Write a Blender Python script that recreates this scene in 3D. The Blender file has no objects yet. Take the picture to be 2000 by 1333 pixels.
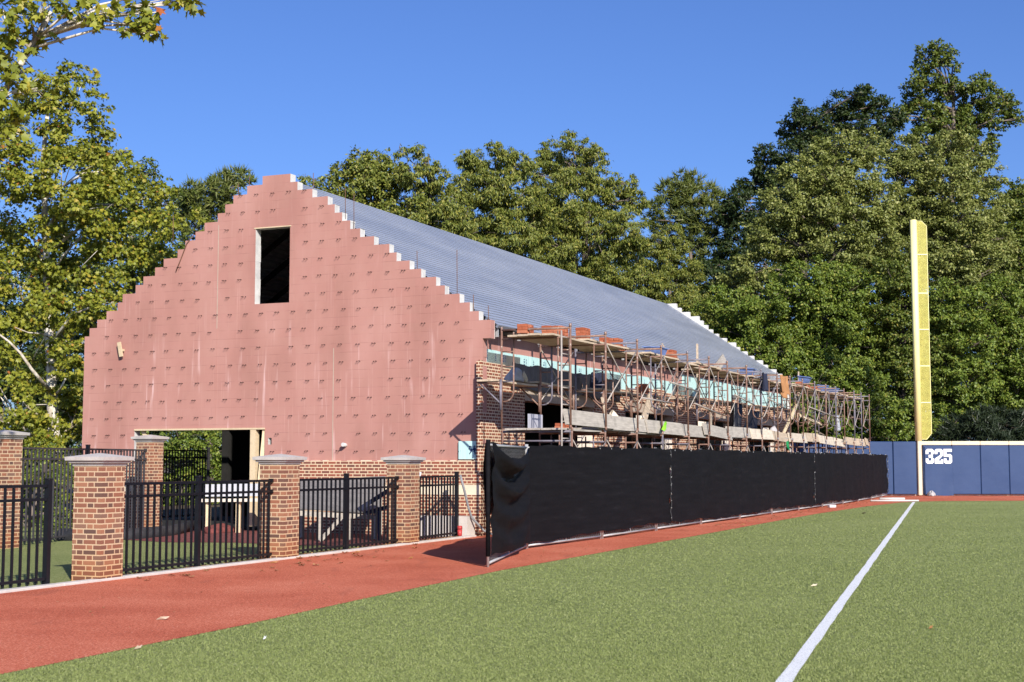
import bpy, math, random
import numpy as np
from mathutils import Vector, Matrix

random.seed(7)
RNG = np.random.default_rng(11)
PI = math.pi
scene = bpy.context.scene
COL = scene.collection

# ------------------------------------------------------------------ camera
F_PX, W_PX, H_PX = 2777.8, 2000.0, 1333.0
EYE = 1.56
PITCH = math.atan((901.0 - H_PX / 2) / F_PX)
cam_d = bpy.data.cameras.new('camera')
cam_d.sensor_width = 36.0
cam_d.lens = 36.0 * F_PX / W_PX
cam_d.clip_start = 0.1
cam_d.clip_end = 3000
cam = bpy.data.objects.new('camera', cam_d)
COL.objects.link(cam)
cam.location = (0, 0, EYE)
cam.rotation_euler = (PI / 2 + PITCH, 0, 0)
scene.camera = cam
cam_d.dof.use_dof = True
cam_d.dof.focus_distance = 34.0
cam_d.dof.aperture_fstop = 5.6


def at(px, py, y):
    """the point of the place seen at photo position px, py and y metres ahead of the camera"""
    x = (px - 1000) / F_PX
    z = -(py - H_PX / 2) / F_PX
    d = (x, math.cos(PITCH) - z * math.sin(PITCH), math.sin(PITCH) + z * math.cos(PITCH))
    t = y / d[1]
    return Vector((d[0] * t, y, EYE + d[2] * t))


# site frame: u runs along the building away from the camera, v to its far side
TH = math.radians(22.75)
ORG = Vector((-0.62, 30.0, 0))
LU = Vector((math.sin(TH), math.cos(TH), 0))
LV = Vector((-math.cos(TH), math.sin(TH), 0))
ROT = PI / 2 - TH


def site(u, v, z=0.0):
    return ORG + LU * u + LV * v + Vector((0, 0, z))


# ------------------------------------------------------------------ mesh builder
class MB:
    def __init__(s):
        s.v, s.f, s.m, s.sm = [], [], [], []

    def face(s, pts, mi=0, smooth=False):
        b = len(s.v)
        s.v += [tuple(p) for p in pts]
        s.f.append(tuple(range(b, b + len(pts))))
        s.m.append(mi)
        s.sm.append(smooth)

    def mesh(s, vs, fs, mi=0, smooth=False):
        b = len(s.v)
        s.v += [tuple(p) for p in vs]
        for f in fs:
            s.f.append(tuple(b + i for i in f))
            s.m.append(mi)
            s.sm.append(smooth)

    def box(s, x0, x1, y0, y1, z0, z1, mi=0, bev=0.0):
        if bev <= 0:
            vs = [(x0, y0, z0), (x1, y0, z0), (x1, y1, z0), (x0, y1, z0), (x0, y0, z1), (x1, y0, z1), (x1, y1, z1), (x0, y1, z1)]
            s.mesh(vs, [(0, 3, 2, 1), (4, 5, 6, 7), (0, 1, 5, 4), (1, 2, 6, 5), (2, 3, 7, 6), (3, 0, 4, 7)], mi)
        else:
            b = bev
            rings = []
            for z, i in ((z0, b), (z0 + b, 0), (z1 - b, 0), (z1, b)):
                rings.append([(x0 + i + (b if i == 0 else 0), y0 + i, z), (x1 - i - (b if i == 0 else 0), y0 + i, z), (x1 - i, y0 + i + (b if i == 0 else 0), z),
                              (x1 - i, y1 - i - (b if i == 0 else 0), z), (x1 - i - (b if i == 0 else 0), y1 - i, z), (x0 + i + (b if i == 0 else 0), y1 - i, z),
                              (x0 + i, y1 - i - (b if i == 0 else 0), z), (x0 + i, y0 + i + (b if i == 0 else 0), z)])
            s.loft(rings, mi, True, True)

    def loft(s, rings, mi=0, cap0=False, cap1=False, smooth=False, closed=True):
        n = len(rings[0])
        b = len(s.v)
        for r in rings:
            s.v += [tuple(p) for p in r]
        for k in range(len(rings) - 1):
            for i in range(n if closed else n - 1):
                j = (i + 1) % n
                s.f.append((b + k * n + i, b + k * n + j, b + (k + 1) * n + j, b + (k + 1) * n + i))
                s.m.append(mi)
                s.sm.append(smooth)
        if cap0:
            s.f.append(tuple(b + i for i in reversed(range(n))))
            s.m.append(mi)
            s.sm.append(False)
        if cap1:
            o = b + (len(rings) - 1) * n
            s.f.append(tuple(o + i for i in range(n)))
            s.m.append(mi)
            s.sm.append(False)

    def tube(s, pts, r, n=6, mi=0, caps=True):
        pts = [Vector(p) for p in pts]
        rs = r if isinstance(r, (list, tuple)) else [r] * len(pts)
        rings = []
        ref = None
        for i, p in enumerate(pts):
            if i == 0:
                t = pts[1] - p
            elif i == len(pts) - 1:
                t = p - pts[i - 1]
            else:
                t = pts[i + 1] - pts[i - 1]
            t.normalize()
            if ref is None:
                ref = Vector((0, 0, 1)) if abs(t.z) < 0.9 else Vector((1, 0, 0))
            a = (ref - t * ref.dot(t))
            if a.length < 1e-4:
                a = t.orthogonal()
            a.normalize()
            ref = a
            b = t.cross(a)
            rings.append([p + (a * math.cos(2 * PI * k / n) + b * math.sin(2 * PI * k / n)) * rs[i] for k in range(n)])
        s.loft(rings, mi, caps, caps, smooth=n > 4)

    def beam(s, p0, p1, w, t, up=(0, 0, 1), mi=0):
        """a plank from p0 to p1, w wide across, t thick along up"""
        p0, p1 = Vector(p0), Vector(p1)
        d = (p1 - p0).normalized()
        up = Vector(up)
        up = (up - d * up.dot(d)).normalized()
        sd = d.cross(up)
        q = [sd * (w / 2) + up * (t / 2), sd * (-w / 2) + up * (t / 2), sd * (-w / 2) - up * (t / 2), sd * (w / 2) - up * (t / 2)]
        s.loft([[p0 + k for k in q], [p1 + k for k in q]], mi, True, True)

    def prism(s, poly, z0, z1, mi=0, mat=None):
        r = [[(x, y, z0) for x, y in poly], [(x, y, z1) for x, y in poly]]
        if mat is not None:
            r = [[mat @ Vector(p) for p in q] for q in r]
        s.loft(r, mi, True, True)

    def build(s, name, mats, parent=None, loc=None, rotz=None):
        me = bpy.data.meshes.new(name)
        me.from_pydata(s.v, [], s.f)
        for m in (mats if isinstance(mats, (list, tuple)) else [mats]):
            me.materials.append(m)
        me.polygons.foreach_set('material_index', s.m)
        me.polygons.foreach_set('use_smooth', s.sm)
        me.update()
        uvl = me.uv_layers.new(name='UVMap')
        co = np.array(s.v, dtype=np.float32)
        nl = len(me.loops)
        vi = np.empty(nl, dtype=np.int32)
        me.loops.foreach_get('vertex_index', vi)
        nrm = np.empty(len(me.polygons) * 3, dtype=np.float32)
        me.polygons.foreach_get('normal', nrm)
        nrm = np.abs(nrm.reshape(-1, 3))
        ax = np.argmax(nrm + np.array([0, 0, 0.001]), axis=1)
        lt = np.array([len(f) for f in s.f])
        axl = np.repeat(ax, lt)
        c = co[vi]
        uv = np.where((axl == 0)[:, None], c[:, [1, 2]], np.where((axl == 1)[:, None], c[:, [0, 2]], c[:, [0, 1]]))
        uvl.data.foreach_set('uv', uv.astype(np.float32).ravel())
        o = bpy.data.objects.new(name, me)
        COL.objects.link(o)
        if parent is not None:
            o.parent = parent
        if loc is not None:
            o.location = loc
        if rotz is not None:
            o.rotation_euler = (0, 0, rotz)
        return o


def tag(o, label=None, cat=None, group=None, kind=None):
    if label:
        o['label'] = label
    if cat:
        o['category'] = cat
    if group:
        o['group'] = group
    if kind:
        o['kind'] = kind
    return o


def thing(name, label, cat, loc, rz=0.0, group=None):
    o = bpy.data.objects.new(name, None)
    o.empty_display_size = 0.2
    COL.objects.link(o)
    o.location = loc
    o.rotation_euler = (0, 0, rz)
    return tag(o, label, cat, group)


def sthing(name, label, cat, u=0, v=0, z=0, group=None, rz=0.0):
    return thing(name, label, cat, site(u, v, z), ROT + rz, group)


def copy_tree(o, parent=None):
    c = o.copy()
    COL.objects.link(c)
    if parent is not None:
        c.parent = parent
    for ch in list(o.children):
        copy_tree(ch, c)
    return c


ORD = 'first second third fourth fifth sixth seventh eighth ninth tenth eleventh twelfth thirteenth fourteenth fifteenth sixteenth seventeenth eighteenth nineteenth twentieth'.split()


# ------------------------------------------------------------------ materials
class NT:
    def __init__(s, name):
        s.mat = bpy.data.materials.new(name)
        s.mat.use_nodes = True
        s.t = s.mat.node_tree
        s.t.nodes.clear()
        s.out = s.t.nodes.new('ShaderNodeOutputMaterial')

    def n(s, typ, **kw):
        nd = s.t.nodes.new(typ)
        for k, v in kw.items():
            if k.startswith('i_'):
                k = k[2:]
                key = int(k) if k.isdigit() else k.replace('_', ' ')
                s.set(nd.inputs[key], v)
            else:
                setattr(nd, k, v)
        return nd

    def set(s, inp, v):
        if hasattr(v, 'is_output') or isinstance(v, bpy.types.NodeSocket):
            s.t.links.new(v, inp)
        elif isinstance(v, (tuple, list)) and len(v) == 3 and inp.type == 'RGBA':
            inp.default_value = (*v, 1)
        else:
            inp.default_value = v

    def math(s, op, a, b=0.0, c=None, clamp=False):
        nd = s.t.nodes.new('ShaderNodeMath')
        nd.operation = op
        nd.use_clamp = clamp
        s.set(nd.inputs[0], a)
        s.set(nd.inputs[1], b)
        if c is not None:
            s.set(nd.inputs[2], c)
        return nd.outputs[0]

    def mix(s, fac, a, b, mode='MIX'):
        nd = s.t.nodes.new('ShaderNodeMix')
        nd.data_type = 'RGBA'
        nd.blend_type = mode
        s.set(nd.inputs['Factor'], fac)
        s.set(nd.inputs['A'], a)
        s.set(nd.inputs['B'], b)
        return nd.outputs['Result']

    def ramp(s, fac, stops, interp='LINEAR'):
        nd = s.t.nodes.new('ShaderNodeValToRGB')
        nd.color_ramp.interpolation = interp
        e = nd.color_ramp.elements
        while len(e) < len(stops):
            e.new(0.5)
        for k, (p, c) in enumerate(stops):
            e[k].position = p
            e[k].color = (*c, 1) if len(c) == 3 else c
        s.set(nd.inputs[0], fac)
        return nd.outputs[0]

    def noise(s, vec, scale, detail=3, rough=0.55, out='Fac'):
        nd = s.n('ShaderNodeTexNoise')
        s.set(nd.inputs['Vector'], vec)
        nd.inputs['Scale'].default_value = scale
        nd.inputs['Detail'].default_value = detail
        nd.inputs['Roughness'].default_value = rough
        return nd.outputs[out]

    def co(s, kind='Object', scale=None):
        c = s.n('ShaderNodeTexCoord').outputs[kind]
        if scale is not None:
            m = s.n('ShaderNodeMapping')
            s.set(m.inputs['Vector'], c)
            m.inputs['Scale'].default_value = scale
            return m.outputs[0]
        return c

    def step(s, x, a, b):
        nd = s.n('ShaderNodeMapRange', interpolation_type='SMOOTHSTEP')
        s.set(nd.inputs['Value'], x)
        nd.inputs['From Min'].default_value = a
        nd.inputs['From Max'].default_value = b
        return nd.outputs[0]

    def bump(s, h, strength=0.3, dist=0.01):
        nd = s.n('ShaderNodeBump')
        nd.inputs['Strength'].default_value = strength
        nd.inputs['Distance'].default_value = dist
        s.set(nd.inputs['Height'], h)
        return nd.outputs[0]

    def principled(s, color, rough=0.7, metal=0.0, normal=None, spec=0.4, **kw):
        nd = s.n('ShaderNodeBsdfPrincipled')
        s.set(nd.inputs['Base Color'], color)
        s.set(nd.inputs['Roughness'], rough)
        s.set(nd.inputs['Metallic'], metal)
        nd.inputs['Specular IOR Level'].default_value = spec
        if normal is not None:
            s.set(nd.inputs['Normal'], normal)
        for k, v in kw.items():
            s.set(nd.inputs[k.replace('_', ' ')], v)
        return nd.outputs[0]

    def done(s, sh):
        s.t.links.new(sh, s.out.inputs['Surface'])
        return s.mat


def simple(name, col, rough=0.7, metal=0.0, var=0.25, scale=6.0, spec=0.35, bump=0.15, stretch=None):
    t = NT(name)
    c = t.co('Object', stretch or (1, 1, 1))
    f = t.noise(c, scale, 4)
    g = t.noise(c, scale * 9, 2)
    f2 = t.math('ADD', t.math('MULTIPLY', f, 0.7), t.math('MULTIPLY', g, 0.3))
    lo = tuple(x * (1 - var) for x in col)
    hi = tuple(min(1, x * (1 + var)) for x in col)
    cc = t.ramp(f2, [(0.3, lo), (0.7, hi)])
    return t.done(t.principled(cc, rough, metal, t.bump(g, bump, 0.004), spec))


def flemish(name, stops, mortar, h=0.0677, joint=0.0085, dirt=0.0):
    t = NT(name)
    uv = t.n('ShaderNodeSeparateXYZ')
    t.set(uv.inputs[0], t.co('UV'))
    x, y = uv.outputs[0], uv.outputs[1]
    wob = t.noise(t.co('UV'), 6, 2)
    x = t.math('ADD', x, t.math('MULTIPLY', t.math('SUBTRACT', wob, 0.5), 0.006))
    y = t.math('ADD', y, t.math('MULTIPLY', t.math('SUBTRACT', wob, 0.5), 0.004))
    P, S = 0.315, 0.21
    row = t.math('FLOOR', t.math('DIVIDE', y, h))
    fy = t.math('MULTIPLY', t.math('FRACT', t.math('DIVIDE', y, h)), h)
    par = t.math('MULTIPLY', t.math('FRACT', t.math('MULTIPLY', row, 0.5)), 2.0)
    xs = t.math('ADD', x, t.math('MULTIPLY', par, P / 2))
    xs = t.math('ADD', xs, 40.95)
    cell = t.math('FLOOR', t.math('DIVIDE', xs, P))
    ux = t.math('SUBTRACT', xs, t.math('MULTIPLY', cell, P))
    d = t.math('MINIMUM', t.math('MINIMUM', ux, t.math('SUBTRACT', P, ux)), t.math('ABSOLUTE', t.math('SUBTRACT', ux, S)))
    d = t.math('MINIMUM', d, t.math('MINIMUM', fy, t.math('SUBTRACT', h, fy)))
    mask = t.step(d, joint * 0.75, joint * 1.25)
    hid = t.math('GREATER_THAN', ux, S)
    idn = t.math('ADD', t.math('ADD', t.math('MULTIPLY', cell, 2.0), hid), t.math('MULTIPLY', row, 57.13))
    wn = t.n('ShaderNodeTexWhiteNoise', noise_dimensions='1D')
    t.set(wn.inputs['W'], idn)
    br = t.ramp(wn.outputs['Value'], stops)
    grain = t.noise(t.co('UV'), 60, 3)
    br = t.mix(t.math('MULTIPLY', grain, 0.5), br, t.mix(1.0, br, (0.45, 0.4, 0.38), 'MULTIPLY'))
    big = t.noise(t.co('UV'), 1.3, 3)
    mo = t.mix(big, mortar, tuple(c * 0.8 for c in mortar))
    mo = t.mix(t.math('MULTIPLY', grain, 0.3), mo, (0.25, 0.18, 0.12))
    col = t.mix(mask, mo, br)
    if dirt:
        col = t.mix(t.math('MULTIPLY', t.step(y, 0.55, 0.0), dirt), col, t.mix(1.0, col, (0.95, 0.72, 0.45), 'MULTIPLY'))
    hgt = t.math('ADD', mask, t.math('MULTIPLY', grain, 0.25))
    return t.done(t.principled(col, 0.88, 0, t.bump(hgt, 0.55, 0.008), 0.25))


M = {}
M['brick_old'] = flemish('aged_red_brick', [(0.0, (0.125, 0.075, 0.06)), (0.2, (0.23, 0.10, 0.068)), (0.45, (0.31, 0.125, 0.075)), (0.75, (0.37, 0.17, 0.10)), (1.0, (0.22, 0.125, 0.092))], (0.66, 0.47, 0.30), dirt=0.6)
M['brick_new'] = flemish('fresh_red_brick', [(0.0, (0.15, 0.06, 0.045)), (0.35, (0.27, 0.085, 0.05)), (0.7, (0.33, 0.11, 0.06)), (1.0, (0.21, 0.085, 0.06))], (0.78, 0.60, 0.42), joint=0.0115)
M['brick_low'] = flemish('wall_red_brick', [(0.0, (0.16, 0.07, 0.055)), (0.35, (0.28, 0.085, 0.055)), (0.7, (0.34, 0.105, 0.065)), (1.0, (0.20, 0.085, 0.065))], (0.78, 0.58, 0.38), joint=0.011)


def pink_mat():
    t = NT('pink_block_coating')
    uvc = t.co('UV')
    sx = t.n('ShaderNodeSeparateXYZ')
    t.set(sx.inputs[0], uvc)
    x, y = sx.outputs[0], sx.outputs[1]
    wob = t.math('MULTIPLY', t.math('SUBTRACT', t.noise(uvc, 5, 2), 0.5), 0.012)
    h = 0.1956
    yy = t.math('ADD', t.math('ADD', y, wob), -4.54 + h * 40)
    row = t.math('FLOOR', t.math('DIVIDE', yy, h))
    fy = t.math('MULTIPLY', t.math('FRACT', t.math('DIVIDE', yy, h)), h)
    par = t.math('MULTIPLY', t.math('FRACT', t.math('MULTIPLY', row, 0.5)), 2.0)
    xx = t.math('ADD', t.math('ADD', x, wob), t.math('ADD', t.math('MULTIPLY', par, 0.2), 20.0))
    fx = t.math('MULTIPLY', t.math('FRACT', t.math('DIVIDE', xx, 0.4)), 0.4)
    dx = t.math('MINIMUM', fx, t.math('SUBTRACT', 0.4, fx))
    dy = t.math('MINIMUM', fy, t.math('SUBTRACT', h, fy))
    # horizontal joints show irregularly, upright ones only faintly
    brk = t.noise(t.co('UV', (1.6, 5.0, 1.0)), 1.5, 2)
    brk = t.step(brk, 0.46, 0.60)
    jh = t.math('MULTIPLY', t.step(dy, 0.006, 0.0015), t.math('ADD', t.math('MULTIPLY', brk, 0.55), 0.10))
    brv = t.step(t.noise(t.co('UV', (5.0, 2.0, 1.0)), 1.7, 2), 0.52, 0.64)
    jv = t.math('MULTIPLY', t.step(dx, 0.005, 0.001), t.math('ADD', t.math('MULTIPLY', brv, 0.35), 0.05))
    j = t.math('MAXIMUM', jh, jv)
    # roller patches and broad mottling
    big = t.noise(t.co('UV', (0.8, 0.35, 1)), 1.0, 4)
    base = t.ramp(big, [(0.3, (0.340, 0.164, 0.132)), (0.5, (0.412, 0.206, 0.168)), (0.7, (0.462, 0.244, 0.204))])
    wn = t.n('ShaderNodeTexWhiteNoise', noise_dimensions='1D')
    t.set(wn.inputs['W'], t.math('ADD', t.math('FLOOR', t.math('DIVIDE', xx, 0.4)), t.math('MULTIPLY', row, 31.7)))
    base = t.mix(t.math('MULTIPLY', wn.outputs['Value'], 0.16), base, (0.42, 0.17, 0.15))
    # rain runs: tall thin pale streaks
    st = t.noise(t.co('UV', (7.5, 0.40, 1)), 1.0, 3, 0.6)
    env = t.noise(t.co('UV', (1.6, 0.9, 1)), 1.0, 2)
    lowz = t.step(y, 6.2, 2.6)
    run = t.math('MULTIPLY', t.math('MULTIPLY', t.step(st, 0.56, 0.70), t.step(env, 0.38, 0.62)), t.math('ADD', t.math('MULTIPLY', lowz, 0.5), 0.10))
    base = t.mix(run, base, (0.74, 0.52, 0.50))
    st2 = t.noise(t.co('UV', (24, 0.5, 1)), 1.0, 2)
    base = t.mix(t.math('MULTIPLY', t.step(st2, 0.6, 0.75), 0.22), base, (0.66, 0.40, 0.36))
    base = t.mix(t.math('MULTIPLY', j, 0.6), base, (0.16, 0.06, 0.055))
    g = t.noise(uvc, 45, 3)
    hgt = t.math('SUBTRACT', t.math('MULTIPLY', g, 0.25), j)
    return t.done(t.principled(base, 0.75, 0, t.bump(hgt, 0.5, 0.006), 0.25))


M['pink'] = pink_mat()
M['block'] = simple('bare_concrete_block', (0.54, 0.525, 0.50), 0.9, var=0.18, scale=5)
M['block_dark'] = simple('shaded_block_backing', (0.20, 0.19, 0.18), 0.9, var=0.2)  # darker copy of the bare block, with shade put into the colour
M['limestone'] = simple('cream_limestone', (0.72, 0.62, 0.46), 0.85, var=0.08)
M['cap'] = simple('grey_cast_stone', (0.46, 0.42, 0.39), 0.85, var=0.22, scale=4, stretch=(1, 1, 1))
M['interior'] = simple('shade_toned_interior', (0.016, 0.015, 0.014), 0.95, var=0.3)  # near-black: darkness of the unlit inside is put into the colour
M['lintel'] = simple('primed_cream_lintel', (0.42, 0.34, 0.27), 0.7, var=0.12)
M['cream'] = simple('cream_sheathing_board', (0.80, 0.70, 0.58), 0.8, var=0.06)
M['plastic_black'] = simple('black_poly_sheeting', (0.012, 0.012, 0.016), 0.38, var=0.5, scale=3, bump=1.0, spec=0.4)
M['black_metal'] = simple('black_powder_coat', (0.008, 0.008, 0.011), 0.42, var=0.3, spec=0.35, bump=0.05)
M['grey_metal'] = simple('faded_black_fence_paint', (0.045, 0.043, 0.048), 0.5, var=0.25, bump=0.05)
M['galv'] = simple('galvanised_pipe', (0.5, 0.49, 0.48), 0.5, 0.5, var=0.2)
M['rebar'] = simple('rusty_rebar', (0.16, 0.08, 0.05), 0.8, 0.2)
M['tie'] = simple('dark_wall_tie_wire', (0.035, 0.018, 0.016), 0.6, 0.2)
M['concrete'] = simple('pale_concrete', (0.55, 0.50, 0.46), 0.9, var=0.15, scale=3)
M['orange_cloth'] = simple('tan_canvas_cloth', (0.34, 0.165, 0.072), 0.9, var=0.2)
M['navy_cloth'] = simple('navy_work_cloth', (0.02, 0.024, 0.05), 0.9, var=0.3)
M['white_pvc'] = simple('white_plastic_pipe', (0.55, 0.54, 0.51), 0.4, var=0.06)
M['white_paint'] = simple('white_painted_board', (0.60, 0.60, 0.63), 0.6, var=0.05)
M['yellow'] = simple('yellow_enamel', (0.86, 0.79, 0.36), 0.4, var=0.06, scale=2, spec=0.5)
M['yellow_mesh'] = simple('yellow_wire_mesh', (0.62, 0.56, 0.13), 0.5, var=0.06)
M['pad_cream'] = simple('cream_rail_vinyl', (0.66, 0.56, 0.41), 0.5, var=0.06, scale=1)
M['tub_blue'] = simple('mortar_smeared_blue_tub', (0.12, 0.18, 0.38), 0.55, var=0.55, scale=5)
M['tub_grey'] = simple('mortar_smeared_grey_tub', (0.32, 0.33, 0.37), 0.6, var=0.35, scale=5)
M['green_ribbon'] = simple('lime_flagging_tape', (0.22, 0.55, 0.03), 0.5)
M['green_dark'] = simple('green_plastic_tape', (0.01, 0.22, 0.07), 0.5)
M['white_num'] = simple('white_vinyl_numerals', (0.82, 0.82, 0.82), 0.55, var=0.04)
M['ink'] = simple('dark_blue_print', (0.01, 0.025, 0.11), 0.7, var=0.2)
M['bag'] = simple('white_plastic_bag', (0.45, 0.42, 0.41), 0.4, var=0.25, scale=9)
M['grey_board'] = simple('grey_primed_sheet', (0.40, 0.40, 0.45), 0.7, var=0.08)
M['red_plastic'] = simple('red_plastic_cap', (0.45, 0.05, 0.05), 0.4)
M['hose'] = simple('grey_flexible_conduit', (0.22, 0.22, 0.23), 0.5)
M['tar'] = simple('black_drain_fabric', (0.03, 0.03, 0.033), 0.7, var=0.5)


def wood(name, col, var=0.3):
    t = NT(name)
    c = t.co('Object')
    oi = t.n('ShaderNodeObjectInfo')
    rnd = oi.outputs['Random']
    f = t.noise(t.co('Object', (1.2, 14, 14)), 2.0, 4)
    g = t.noise(t.co('Object', (2, 40, 40)), 2.0, 2)
    m = t.math('ADD', t.math('MULTIPLY', f, 0.7), t.math('MULTIPLY', g, 0.3))
    lo = tuple(x * (1 - var) for x in col)
    hi = tuple(min(0.9, x * (1 + var)) for x in col)
    cc = t.ramp(m, [(0.3, lo), (0.68, hi)])
    blot = t.step(t.noise(c, 3.0, 3), 0.52, 0.7)
    cc = t.mix(t.math('MULTIPLY', blot, 0.35), cc, tuple(x * 0.45 for x in col))
    cc = t.mix(t.math('MULTIPLY', rnd, 0.35), cc, tuple(x * 0.55 for x in col))
    return t.done(t.principled(cc, 0.85, 0, t.bump(m, 0.4, 0.004), 0.2))


M['plank'] = wood('weathered_pine_plank', (0.52, 0.41, 0.30))
M['plank_grey'] = wood('weathered_grey_board', (0.42, 0.375, 0.325), 0.3)
M['lumber'] = wood('new_pine_lumber', (0.66, 0.52, 0.34), 0.12)
M['cream_plank'] = wood('pale_cream_plank', (0.62, 0.53, 0.42), 0.2)  # paler wood tone for a few toe boards
M['ply_grey'] = wood('grey_weathered_plywood', (0.20, 0.19, 0.185), 0.25)


def scaffold_mat():
    t = NT('worn_scaffold_paint')
    c = t.co('Object')
    rnd = t.n('ShaderNodeObjectInfo').outputs['Random']
    rust = t.ramp(t.noise(c, 4.0, 4), [(0.3, (0.13, 0.07, 0.05)), (0.55, (0.24, 0.135, 0.10)), (0.75, (0.30, 0.22, 0.18))])
    blue = t.ramp(t.noise(c, 4.0, 4), [(0.3, (0.10, 0.09, 0.11)), (0.7, (0.22, 0.20, 0.24))])
    cc = t.mix(t.math('GREATER_THAN', rnd, 0.72), rust, blue)
    splat = t.step(t.noise(c, 11.0, 4, 0.7), 0.58, 0.68)
    cc = t.mix(t.math('MULTIPLY', splat, 0.7), cc, (0.50, 0.44, 0.38))
    return t.done(t.principled(cc, 0.62, 0.15, t.bump(t.noise(c, 60, 2), 0.2, 0.003), 0.35))


M['scaffold'] = scaffold_mat()
M['brace'] = simple('galvanised_brace_tube', (0.38, 0.33, 0.29), 0.55, 0.25, var=0.3)


def clay_brick_mat():
    t = NT('loose_clay_brick')
    rnd = t.n('ShaderNodeObjectInfo').outputs['Random']
    cc = t.ramp(rnd, [(0, (0.32, 0.085, 0.042)), (0.5, (0.43, 0.130, 0.066)), (1, (0.52, 0.195, 0.11))])
    g = t.noise(t.co('Object'), 25, 3)
    cc = t.mix(t.math('MULTIPLY', g, 0.6), cc, t.mix(1.0, cc, (0.5, 0.45, 0.42), 'MULTIPLY'))
    return t.done(t.principled(cc, 0.9, 0, t.bump(g, 0.4, 0.005), 0.2))


M['clay_brick'] = clay_brick_mat()


def roof_mat():
    t = NT('galvanised_roof_deck')
    c = t.co('Object')
    uvs = t.n('ShaderNodeSeparateXYZ')
    t.set(uvs.inputs[0], c)
    x = uvs.outputs[0]
    big = t.noise(t.co('Object', (0.25, 1, 1)), 1.2, 4)
    col = t.ramp(big, [(0.3, (0.385, 0.415, 0.475)), (0.7, (0.49, 0.515, 0.565))])
    sp = t.noise(t.co('Object', (0.6, 8, 8)), 3.0, 3)
    col = t.mix(t.math('MULTIPLY', t.step(sp, 0.62, 0.72), 0.25), col, (0.6, 0.62, 0.66))
    lap = t.math('FRACT', t.math('DIVIDE', x, 7.6))
    lapm = t.step(t.math('ABSOLUTE', t.math('SUBTRACT', lap, 0.5)), 0.004, 0.001)
    col = t.mix(t.math('MULTIPLY', lapm, 0.25), col, (0.12, 0.13, 0.15))
    ru = t.math('ADD', t.math('MULTIPLY', big, 0.15), 0.32)
    return t.done(t.principled(col, ru, 0.45, t.bump(t.noise(c, 14, 2), 0.06, 0.004), 0.5))


M['roof'] = roof_mat()


def insul_mat():
    t = NT('cyan_foam_board')
    c = t.co('Object')
    sx = t.n('ShaderNodeSeparateXYZ')
    t.set(sx.inputs[0], t.co('UV'))
    f = t.noise(t.co('UV', (14, 0.6, 1)), 1.0, 2)
    col = t.ramp(f, [(0.35, (0.40, 0.62, 0.60)), (0.65, (0.52, 0.71, 0.68))])
    return t.done(t.principled(col, 0.7, 0, t.bump(t.noise(c, 20, 2), 0.1, 0.003), 0.3))


M['insul'] = insul_mat()


def screen_mat():
    t = NT('black_privacy_mesh')
    uv = t.n('ShaderNodeSeparateXYZ')
    t.set(uv.inputs[0], t.co('UV'))
    c = t.co('UV', (0.7, 9, 1))
    f = t.noise(c, 1.2, 4, 0.6)
    col = t.ramp(f, [(0.3, (0.0040, 0.0040, 0.0052)), (0.62, (0.0075, 0.0072, 0.0088)), (0.78, (0.016, 0.0155, 0.018))])
    w = t.noise(t.co('UV', (60, 160, 1)), 1.0, 1)
    wr = t.noise(t.co('UV', (1.5, 2.4, 1)), 1.0, 3)
    h = t.math('ADD', t.math('MULTIPLY', w, 0.12), wr)
    return t.done(t.principled(col, 0.8, 0, t.bump(h, 0.6, 0.06), 0.12))


M['screen'] = screen_mat()


M['screen_back'] = simple('sun_faded_brown_mesh', (0.012, 0.009, 0.008), 0.8, var=0.4, spec=0.1)


def pad_mat():
    t = NT('navy_vinyl_padding')
    c = t.co('Object')
    f = t.noise(c, 0.9, 4)
    col = t.ramp(f, [(0.3, (0.024, 0.050, 0.130)), (0.7, (0.033, 0.063, 0.152))])
    sc = t.step(t.noise(t.co('Object', (1, 1, 3)), 5, 4), 0.60, 0.75)
    col = t.mix(t.math('MULTIPLY', sc, 0.25), col, (0.06, 0.095, 0.18))
    return t.done(t.principled(col, 0.5, 0, t.bump(f, 0.35, 0.05), 0.25))


M['pad'] = pad_mat()


def turf_mat():
    t = NT('artificial_turf')
    c = t.co('Object')
    fine = t.noise(t.co('Object', (1, 0.5, 1)), 55, 4, 0.85)
    mid = t.noise(t.co('Object', (1, 0.6, 1)), 13, 4, 0.7)
    big = t.noise(c, 0.35, 3)
    f = t.math('ADD', t.math('ADD', t.math('MULTIPLY', fine, 0.66), t.math('MULTIPLY', mid, 0.20)), t.math('MULTIPLY', big, 0.10))
    col = t.ramp(f, [(0.43, (0.185, 0.225, 0.070)), (0.48, (0.262, 0.305, 0.104)), (0.525, (0.330, 0.362, 0.138)), (0.575, (0.43, 0.44, 0.21))])
    return t.done(t.principled(col, 0.85, 0, t.bump(fine, 1.0, 0.035), 0.15))


M['turf'] = turf_mat()


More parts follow.
